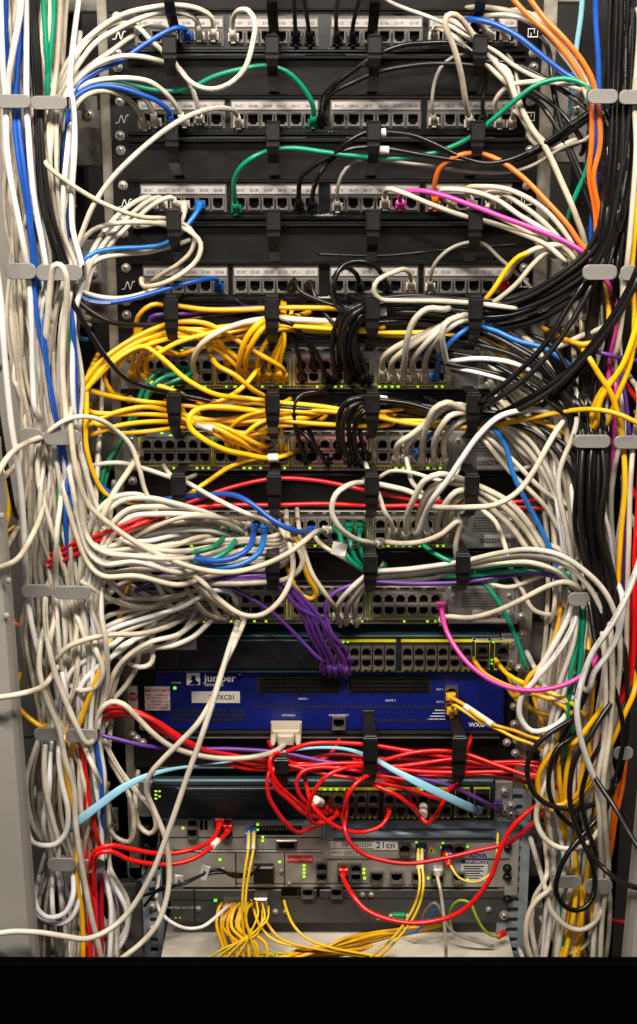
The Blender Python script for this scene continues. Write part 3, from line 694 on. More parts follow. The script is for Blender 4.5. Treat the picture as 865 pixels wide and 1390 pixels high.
LB = [((-6, 42), (43, 91), 128, 147, 117), ((8, 49), (50, 112), 357, 379, 124), ((26, 58), (60, 110), 581, 602, None), ((30, 70), (74, 123), 793, 811, None), ((47, 85), (90, 133), 987, 1005, 140), ((65, 103), (105, 143), 1164, 1182, 150)]
for i, (o_, n_, y0, y1, arm) in enumerate(LB):
    bracket(names[i]+' grey bracket on the outer left edge bundle', o_[0], o_[1], y0, y1, 1)
    bracket(names[i]+' grey bracket of the inner left bundle, next to the rack', n_[0], n_[1], y0+2, y1+2, 1, arm)
RB = [((797, 839), (839.5, 885), 121, 141, 780), ((790, 838), (841, 885), 359, 380, None), ((778, 829), (833, 880), 590, 608, 765), ((770, 818), None, 804, 822, 758), (None, (832, 860), 1012, 1030, None), ((748, 790), (793, 832), 1188, 1205, 733)]
for i, (n_, o_, y0, y1, arm) in enumerate(RB):
    if n_: bracket(names[i]+' grey bracket of the inner right bundle, next to the rack', n_[0], n_[1], y0, y1, -1, arm)
    if o_: bracket(names[i]+' grey bracket on the outer right edge bundle', o_[0], o_[1], y0+(4 if i == 5 else 1), y1+(8 if i == 5 else 1), -1)
# cabinet posts in the near foreground
def post(label, q, d, th, ridge):
    mb = MB(); (x0, y0, x1, y1) = q[0]; 
    tl, bl = P(q[0][0], q[0][1], d), P(q[0][2], q[0][3], d); tr, br = P(q[1][0], q[1][1], d), P(q[1][2], q[1][3], d)
    N = 5; fr = [0, .04, .55, .60, .96, 1] if ridge > 0 else [0, .04, .40, .45, .96, 1]; dy = [.012, 0, 0, -.006, -.006, .006] if ridge > 0 else [.006, -.006, -.006, 0, 0, .012]
    T = [tl.lerp(tr, f)+Vector((0, g, 0)) for f, g in zip(fr, dy)]; Bt = [bl.lerp(br, f)+Vector((0, g, 0)) for f, g in zip(fr, dy)]
    for i in range(N): mb.face([T[i], Bt[i], Bt[i+1], T[i+1]])
    bk = Vector((0, th, 0)); mb.face([T[-1], Bt[-1], Bt[-1]+bk, T[-1]+bk]); mb.face([T[0], T[0]+bk, Bt[0]+bk, Bt[0]]); mb.face([t for t in T]+[T[-1]+bk, T[0]+bk])
    o = mb.build('cabinet_post', GREYL); tag(o, label, 'cabinet post'); return o
lp = post('grey steel cabinet post filling the lower left edge', ((-90, 600, -60, 1400), (-6, 600, 55, 1400)), .20, .02, 1)
for x, y in ((11, 788), (9, 836), (2, 700)):
    c = P(x, y, .208); mb = MB(); mb.cyl((c.x, 0, c.z), .0032, c.y-.0012, c.y+.002, 14, 0, dome=.0008); mb.build('rivet', GREYL, lp)
post('grey steel cabinet post at the lower right edge', ((880, 1000, 842, 1400), (976, 1000, 930, 1400)), .20, .02, -1)
# ------------------------------------------------------------------ setting
k = P(432, 1309, .23)
mb = MB(); mb.box((-1.6, -.23, 0), (1.6, -.215, k.z), 0, .001); o = mb.build('added_band_plate', BAND_MAT); tag(o, 'added black plate forming the dark band along the bottom', 'plate')  # made-up plate, added to give a black band and cover the cable ends
mb = MB(); mb.box((-4, -4, -.02), (4, 1.0, 0)); o = mb.build('floor', FLOORM); o['kind'] = 'structure'
# ------------------------------------------------------------------ cables
def plug_parts(o, pts, col, mats, kind='rj', r=.0033):
    """boot and plug at the start of the run pts (pts[0] lies on the jack face)"""
    p0 = pts[0]
    # boot follows the first centimetres of the jacket
    s = 0; i = 1; run = [pts[0]]
    L = .026 if kind == 'rj' else .020
    while i < len(pts) and s < L: s += (pts[i]-pts[i-1]).length; run.append(pts[i]); i += 1
    n = len(run); rads = []
    for k in range(n):
        f = k/(n-1)
        a = .0054*(1-f)+ (r+.0009)*f; g = .0004 if (k % 2 and f > .4) else 0
        rads.append((a-g, a*1.02-g) if kind == 'rj' else (a*.6, a*.6))
    mb = MB(); mb.tube(run, rads, n=8, up=Vector((0,0,1)))
    mb.v = mb.v
    b = mb.build('boot', mats, o, origin=p0)
    mb = MB()
    w = .0059
    mb.box((p0.x-w, p0.y-.0085, p0.z-w*.78), (p0.x+w, p0.y+.006, p0.z+w*.78), 0, .001)
    mb.box((p0.x-w*.4, p0.y-.0135, p0.z-w*1.12), (p0.x+w*.4, p0.y+.003, p0.z-w*.8), 0, .0006)
    pm = mats if kind == 'rj' and col not in 'WBS' else CLEAR
    mb.build('plug', pm, o, origin=p0)
RUNS = []
GROUP = ''
def cable(col, pts, label, a=None, b=None, r=.0033, name='patch_cable', cat='cable', group=None, n=10, flat=None, mi=None, step=.006):
    ms = CM[col]; m = ms[random.randrange(len(ms))] if mi is None else ms[mi]
    if r > .002: r *= .78 if col in 'RV' else .84
    if r > .0032: r = .0032+(r-.0032)*.6
    if name == 'patch_cable':
        for e_ in (0, -1):      # a loose end turns back behind the others instead of stopping in the air
            if (a if e_ == 0 else b): continue
            q = pts[e_]; t_ = (q-pts[1 if e_ == 0 else -2]).normalized(); dp = -q.y
            if dp < .03: continue
            x1 = q+t_*.014+Vector((0, dp*.45, 0)); x2 = q+t_*.020+Vector((0, dp*.85, 0))
            pts = [x2, x1]+pts if e_ == 0 else pts+[x1, x2]
    c = crom(pts, step)
    me = sweep_mesh(c, r, [m], n=n, flat=flat)
    o = bpy.data.objects.new(name, me); COL.objects.link(o); o.location = c[0]
    if name == 'patch_cable': RUNS.append((o, c, r))
    tag(o, label, cat, group)
    if a: plug_parts(o, c, col, m, r=r)
    if b: plug_parts(o, c[::-1], col, m, r=r)
    return o
RC = random.Random(11)
def parse(txt, group):
    for line in txt.strip().splitlines():
        line = line.strip()
        if not line or line[0] == '#': continue
        head, ps, label = [x.strip() for x in line.split('|')]
        hd = head.split(); col = hd[0]; fl = hd[1] if len(hd) > 1 else '--'; r = float(hd[2])/1000 if len(hd) > 2 else .0034
        raw = []; d = 4.5
        for tk in ps.split():
            q = [float(x) for x in tk.split(',')]
            if len(q) > 2: d = q[2]
            raw.append((q[0], q[1], d/100))
        pts = [P(*q) for q in raw]
        for i in range(1, len(pts)-1):      # a hand's unevenness
            pts[i] = pts[i] + Vector((RC.uniform(-1, 1), RC.uniform(-1, 1), RC.uniform(-1, 1)))*.0006
        if fl[0] == 'P':
            p = P(raw[0][0], raw[0][1], 0); pts[0] = p+Vector((0, -.006, 0)); pts.insert(1, p+Vector((0, -.019, 0)))
        if fl[1] == 'P':
            p = P(raw[-1][0], raw[-1][1], 0); pts[-1] = p+Vector((0, -.006, 0)); pts.insert(-1, p+Vector((0, -.019, 0)))
        nm_ = 'fibre_cable' if col == 'y' else 'earth_wire' if col == 'E' else 'serial_cable' if 'serial cable' in label else 'power_lead' if 'lead' in label.split() else 'patch_cable'
        cable(col, pts, label, fl[0] == 'P', fl[1] == 'P', r, group=group, name=nm_)

parse('''
W P- | 291,50 288,25,4 272,13,5 240,7,6 205,10,6.5 170,19,7 140,36,7.5 110,60,8 92,85,8.5 78,115,9 70,140,9.5 64,190,10 62,260,9 70,340,9 | ivory cable arching highest over the left ear from the top patch panel
W P- | 272,50 266,28,4 252,18,5 228,15,5.5 195,23,6.5 160,38,7 130,58,8 105,88,8.5 86,118,9 74,145,9.5 66,200,9 70,300,9 | ivory cable just under the highest arch from the top patch panel
W P- | 318,52 317,26,4 325,14,6 338,14,7.5 346,30,8.5 343,62,9 331,95,9 311,115,8.5 287,122,8 264,115,7 247,98,6 234,80,5.5 222,70,5 205,56,5.5 188,38,6 165,30,6.5 138,40,7 114,62,8 92,95,8.5 78,130,9 68,180,9 66,260,9 | cream cable making a round loop beside the first ring of the top manager
W P- | 236,48 224,38,3.5 205,36,4.5 178,50,5.5 150,70,6 125,88,7 103,108,8 88,130,9 80,170,9 78,250,8.5 | ivory cable dropping from the left port of the top patch panel under the blue one
U P- | 256,50 250,38,4 238,39,5 215,48,5.5 190,65,6 165,82,6.5 135,96,7.5 108,114,8.5 98,135,9 93,180,9.5 89,260,9 92,350,9.4 98,430,11.2 102,500,11.4 104,570,10.8 106,640,9 | blue cable from the top patch panel sweeping down left through white arches
W -P | 80,170,9 86,138,9 104,110,8.5 134,87,8 165,77,7.5 195,77,7 220,83,6 236,87,5 250,102,5 262,122,5 269,150,4 272,162,0 | ivory cable passing behind the first ring into the second patch panel
W P- | 252,166 241,146,3.5 225,127,5 204,111,6 180,106,6.5 150,107,7 120,113,8 95,127,9 82,145,9.5 74,190,9.5 72,260,9 | ivory cable arching just above the blue cable of the second patch panel
U P- | 233,168 229,150,4 214,138,5 190,127,6 160,119,7 130,118,8 106,128,9 96,142,9.5 91,175,9.5 87,220,9 88,290,9 91,355,8.5 | blue cable from the second patch panel curving over the left ear
W P- | 199,170 188,151,4 172,134,5.5 150,125,7 130,125,8 110,134,9 100,150,9.5 92,190,8.5 90,260,7 | ivory cable plugged leftmost into the second patch panel, under the blue arch
W P- | 214,166 205,146,3.5 190,128,4.5 170,119,5.5 140,116,6 110,122,7 94,140,8 86,190,8 | pale cable half hidden behind the blue arch at the second patch panel
W P- | 325,168 320,153,4 308,147,7 288,148,8.5 255,158,9.5 220,179,10.5 180,214,11 150,245,11 126,280,11 113,310,10.5 104,335,10 96,365,9 92,420,9 90,500,9 | long cream cable crossing in front of the panels down to the left bundle
G P- | 425,167 424,142,4 408,115,5 388,97,5.5 362,90,6 330,93,6 290,105,5.5 262,118,5 236,123,4 205,121,4 172,113,4.5 140,110,5 110,118,7 95,140,8 | green cable from the centre gap of the second patch panel running left through the rings
W -- 3.1 | 44,130,8.4 50,170,9.4 56,205,11 66,226,12.5 90,246,12 120,266,11.5 150,281,11 190,294,10 220,297,8 232,298,6 250,304,6 263,318,6.5 261,340,7 244,358,7 222,370,6 209,380,4.5 | ivory cable swinging across from the left bundle into a loop above the fourth panel
W -P | 88,400,9 98,362,9.5 106,335,9.5 126,313,9 156,303,8.5 192,302,8 225,305,6.5 256,313,7.5 272,330,8 268,352,8.5 248,372,9 222,385,8.5 196,388,7 192,379,5 206,390,0 | cream cable forming the larger of the two loops above the fourth panel
W P- | 205,277 201,268,3.5 184,274,5 165,288,6 146,309,7 128,335,8.5 116,362,9.5 108,400,9 | ivory cable leftmost of the short ones falling from the third patch panel
W P- | 222,277 214,268,3.5 196,276,4.5 176,293,5.5 155,313,7 136,337,8.5 120,366,9.5 110,420,9 | ivory cable second of the short ones falling from the third patch panel
W P- | 240,277 232,268,3.5 210,277,4 188,295,5 162,318,6.5 140,343,8 124,370,9 112,430,9 | ivory cable third of the short ones falling from the third patch panel
W P- | 252,277 250,288,3.5 246,300,5 238,306,5.5 228,300,5 200,306,5 | short pale cable dropping from the third patch panel behind its ring
u P- | 273,277 269,285,4 257,303,5 241,320,5.5 222,332,6 195,336,7 160,337,8 130,343,9 112,356,9.5 104,375,9.5 104,450,8.5 | blue cable from the third patch panel bending left under two cream ones
W -- | 230,335,5 200,342,6 165,345,7.5 132,353,9 118,368,9.5 110,420,9 | ivory cable running just under the blue one at the second left bracket
G P- | 322,283 318,262,4 318,244,5 328,226,6 346,212,6.5 370,204,6 400,202,6 440,206,6 480,212,6 520,216,5.5 560,213,5.5 600,204,6 640,186,7 672,160,8 702,134,9 730,114,9.5 766,107,10 793,114,10.5 806,132,10.5 809,160,10 804,198,10 795,235,9.5 778,275,9 770,300,8 | long green cable from the third patch panel rising right to the topmost right bracket
U P- | 298,388 294,379,4 272,380,6.5 240,388,8 208,398,9 175,407,9.5 140,411,10 114,405,10 102,392,10 | royal blue cable lying across the fourth patch panel to the left
W -- | 206,394,6 188,400,7.5 160,405,9 130,402,9.8 107,394,10.2 98,384,10 | ivory cable just above the royal blue one at the fourth patch panel
K -- | 94,372,10 96,395,10.5 115,417,10.5 150,437,10 190,441,8 236,438,6 290,428,5 340,420,5 | black cable curving right from the second left bracket over the first switch ear
K -- | 90,360,9.5 95,400,11 120,448,11 148,490,10.5 172,515,10 200,526,9 240,535,7 300,547,6 370,552,6 440,556,5.5 | black cable slanting down from the second left bracket across the yellow fan
W -- 4.2 | 62,470,12 66,420,13.5 70,375,14.5 74,361,15 82,360,15 89,372,15 90,410,14 86,450,13 84,500,12.5 88,550,12.5 94,590,12 | thick cream cable hooked over the second left bracket
''', 'cables around the left end of the patch panels')
parse('''
K P- 2.8 | 402,56 401,35,4 399,10,5 398,-30,5 | black plugged cable leftmost of the four going up off the top edge
K P- 2.8 | 421,56 419,35,4 414,10,5 408,-30,5 | black plugged cable second of the four going up off the top edge
K P- 2.8 | 458,56 457,35,4 458,8,5 466,-30,5 | black plugged cable third of the four going up off the top edge
K P- 2.8 | 479,56 479,35,4 486,8,5 496,-30,5 | black plugged cable rightmost of the four going up off the top edge
K -P | 800,150,9 760,120,8 720,95,7 690,85,6.5 655,82,6 618,60,6 580,59,5.5 545,61,5.5 508,76,5.5 478,97,5 452,116,4.5 440,132,3.5 436,150,3 436,164,0 | shiny black cable rising from the centre gap through the third ring of the upper manager
K -P | 790,190,8.5 760,150,7.5 720,120,7 690,100,6 650,90,5.5 590,87,5 550,90,5 512,98,5 480,112,4.5 450,127,4 441,142,3 437,164,0 | lower black cable of the pair rising from the centre gap of the second panel
W -- 2.8 | 500,-20,4 528,2,4.5 550,12,5 582,22,5 612,36,5.5 640,53,6 672,70,6.5 702,91,7 738,108,8 775,116,9 800,126,10 | ivory cable slanting from the top edge down to the topmost right bracket
K P- | 406,280 405,262,4 408,243,5 426,225,5.5 452,210,6 474,192,6.5 500,179,6.5 528,179,6.5 560,184,6.5 590,196,6.5 622,211,6.5 660,221,7 700,215,7.5 742,193,8.5 782,164,9.5 812,148,10.5 835,200,11 838,300,11 826,360,11 | black cable with white sleeve, upper of the pair over the third patch panel
K P- | 424,280 426,258,4 433,239,5 449,218,5.5 466,206,6 490,200,6 528,203,6 580,212,6 640,220,6.5 700,217,7 745,198,8 790,168,9.5 820,150,10.5 842,210,11 842,310,11 | black cable with white sleeve, lower of the pair over the third patch panel
S P- 2.4 | 458,280 458,258,4 464,237,5 478,222,5 500,216,4.5 560,222,4 630,231,5 682,235,6 720,226,7 765,200,8.5 795,190,9.5 | thin grey cable rising from the third patch panel behind the ring
S P- 2.4 | 588,165 586,140,4 590,112,4.5 598,92,5 614,78,5 636,72,5.5 652,70,5.5 | thin grey cable arching up from the second patch panel beside the white plug
W P- 4 | 636,168 633,140,5 626,100,7 615,62,8.5 605,36,9 606,22,9 618,20,8.5 632,34,7.5 645,52,6.5 660,72,6 690,106,7 700,130,7.5 720,170,8 742,203,8.5 762,245,9 782,292,9.5 795,335,9 800,420,8 | thick cream cable making a tall narrow loop at the right end of the upper panels
W -- 3.6 | 628,36,5 648,52,5.5 664,74,6 690,98,6.5 698,130,7 712,165,7 736,190,7.5 | ivory cable behind the tall loop, running down past the fourth ring
W P- | 588,50 592,38,4 612,45,5 640,70,5.5 660,88,6 686,112,6.5 | short pale cable angling down right from the top patch panel
U P- 3.8 | 640,50 630,30,4 640,26,6 666,31,7 700,48,8 735,74,8.5 765,98,9 792,116,10 806,150,10.5 808,220,10 806,300,9 | bright blue cable bridging from the top patch panel to the topmost right bracket
W P- | 664,50 650,26,4.5 680,20,6.5 710,26,7.5 740,45,8.5 765,75,9.5 785,104,10 800,140,10.5 | white cable arch nearest the blue cable at the upper right
W P- | 684,50 674,22,5 700,14,6.5 726,22,8 752,45,9 776,76,9.5 792,104,10 806,140,10.5 | white cable second in the arch at the upper right
W -- | 660,10,5 700,16,7 735,30,8.5 762,55,9.5 782,85,9.8 798,112,10 812,150,10 | white cable outermost in the arch at the upper right, under the orange pair
O -- | 680,-20,8 712,16,9 745,45,9.8 770,76,10 790,106,10.4 802,140,10.6 803,190,10.5 800,240,10 808,290,10 810,345,10 804,420,9 802,500,8 | orange cable, left one of the upper right pair
O -- | 705,-20,8 738,22,9.4 765,52,10.2 790,82,10.4 806,112,10.7 813,150,10.8 814,200,10.8 806,240,10.8 814,290,10.5 817,330,10 | orange cable, right one of the upper right pair
K P- 2.8 | 654,164 656,140,4 660,110,4 658,90,5 | short black cable plugged into the second patch panel beside the fourth ring
W P- | 676,168 672,140,4.5 690,118,6 720,112,7.5 755,112,8.5 792,122,10 | cream cable rising from the second patch panel under the green arch
W P- | 692,168 700,150,5 712,165,6 722,190,6.5 745,202,7.5 780,190,8.5 | cream cable dipping right from the second patch panel
S -- 2.4 | 700,95,6 706,135,7 714,165,7 730,190,7 752,204,7.5 780,197,8.5 800,185,9.5 | thin grey cable sagging below the topmost right bracket
K -- | 738,146,7 758,178,8 772,205,8.5 790,250,9 806,292,9.5 815,330,9.5 | black cable crossing down between the orange and white cables
K -- | 745,70,5 752,125,7 765,180,8 785,225,9 800,260,9.5 | dark cable behind the bracket falling beside the right rail
O P- | 590,278 590,252,4 599,227,5.5 622,211,6.5 650,208,6.5 677,218,7 710,240,8 740,270,9 770,304,10 790,332,10.5 806,348,10.5 | orange cable rising from the third patch panel over the ring to the right
M P- | 543,277 546,262,5 572,259,6.5 602,265,7.5 642,279,8.5 682,295,9 722,310,9.5 762,325,10 792,341,10.5 806,354,10.5 818,375,10.5 833,402,10.2 838,438,10 830,480,9.5 822,540,9 | long magenta cable sweeping right from the third patch panel past the second bracket
W P- | 522,277 526,256,5.5 548,262,7 582,276,7.5 622,291,7 670,303,7.5 710,318,8.5 742,333,9.5 764,352,10 | greenish white cable starting furthest left of the white ones on the third patch panel
W P- | 612,277 600,258,5 640,259,6.5 674,271,7.5 705,291,8.5 738,312,9.3 772,340,9.8 790,365,9.5 | cream cable in the middle of the fan right of the third patch panel
W P- | 640,277 634,256,5 655,254,6.5 684,256,7.5 714,267,8.5 744,289,9.3 770,320,9.8 784,345,10 | cream cable arching highest in the fan right of the third patch panel
W P- | 664,277 660,262,5 680,262,6.5 706,276,8 735,298,9 765,330,9.5 780,352,10 | cream cable under the highest arch right of the third patch panel
W P- | 686,277 682,264,4.5 660,282,5 690,300,6.5 722,318,8 750,335,9 | short ivory cable crossing under the magenta one
S P- 2.6 | 583,388 584,375,4 591,357,5 610,339,5.5 634,329,5.5 655,330,6 680,351,6 708,376,6 734,406,5.5 | thin brownish grey cable arching over the fourth patch panel through the ring
K -- 1.6 | 430,345,1.5 520,347,1.5 600,340,1.6 700,332,2 740,333,4 | thin black wire lying along the manager above the fourth patch panel
K P- 3 | 696,388 692,378,3 693,374,4 | stub of black cable in the last port of the fourth patch panel
W -- 3.8 | 690,374,5 700,356,7 722,341,8.5 750,332,9.5 780,336,10 800,352,10.4 812,368,10 | thick cream cable bowing up from the red plug to the second right bracket
W -- 3.4 | 668,412,7 700,386,8 726,358,8.5 746,341,8.8 765,342,9 782,356,9.5 788,385,9 | cream cable curling over beside the second right bracket
Y -- | 654,412,6 670,392,7 690,364,7.5 706,347,8 722,341,8.3 | yellow cable slanting up to the arch by the second right bracket
W P- | 557,387 556,370,5 548,366,6.5 530,372,8 513,380,8.5 507,394,8.5 516,405,8 540,408,7 600,408,7 645,412,7 700,418,8 | cream cable bent square from a port in the fourth patch panel
K P- | 488,388 484,372,4 468,362,5 455,375,6 451,395,6.5 458,416,7 470,425,7 500,412,6.5 580,404,6.5 650,412,7 705,410,8 760,385,9.5 810,340,10.5 835,250,11 | black cable making the left loop over the fourth patch panel
K P- | 526,390 520,375,4.5 508,360,6 488,355,6.5 466,360,7 455,378,7.5 453,398,7.5 462,415,7 474,424,7 | black cable making the right loop over the fourth patch panel
K P- 2.8 | 396,388 399,379,3.5 408,395,5 432,407,5.5 458,415,6 500,418,6 | black cable drooping right from the fourth patch panel's left group
K P- 2.8 | 420,388 421,382,3.5 428,402,5 440,425,5.5 456,440,6 470,450,5.5 | black cable dropping steeply from the fourth patch panel
''', 'cables around the centre and right end of the patch panels')
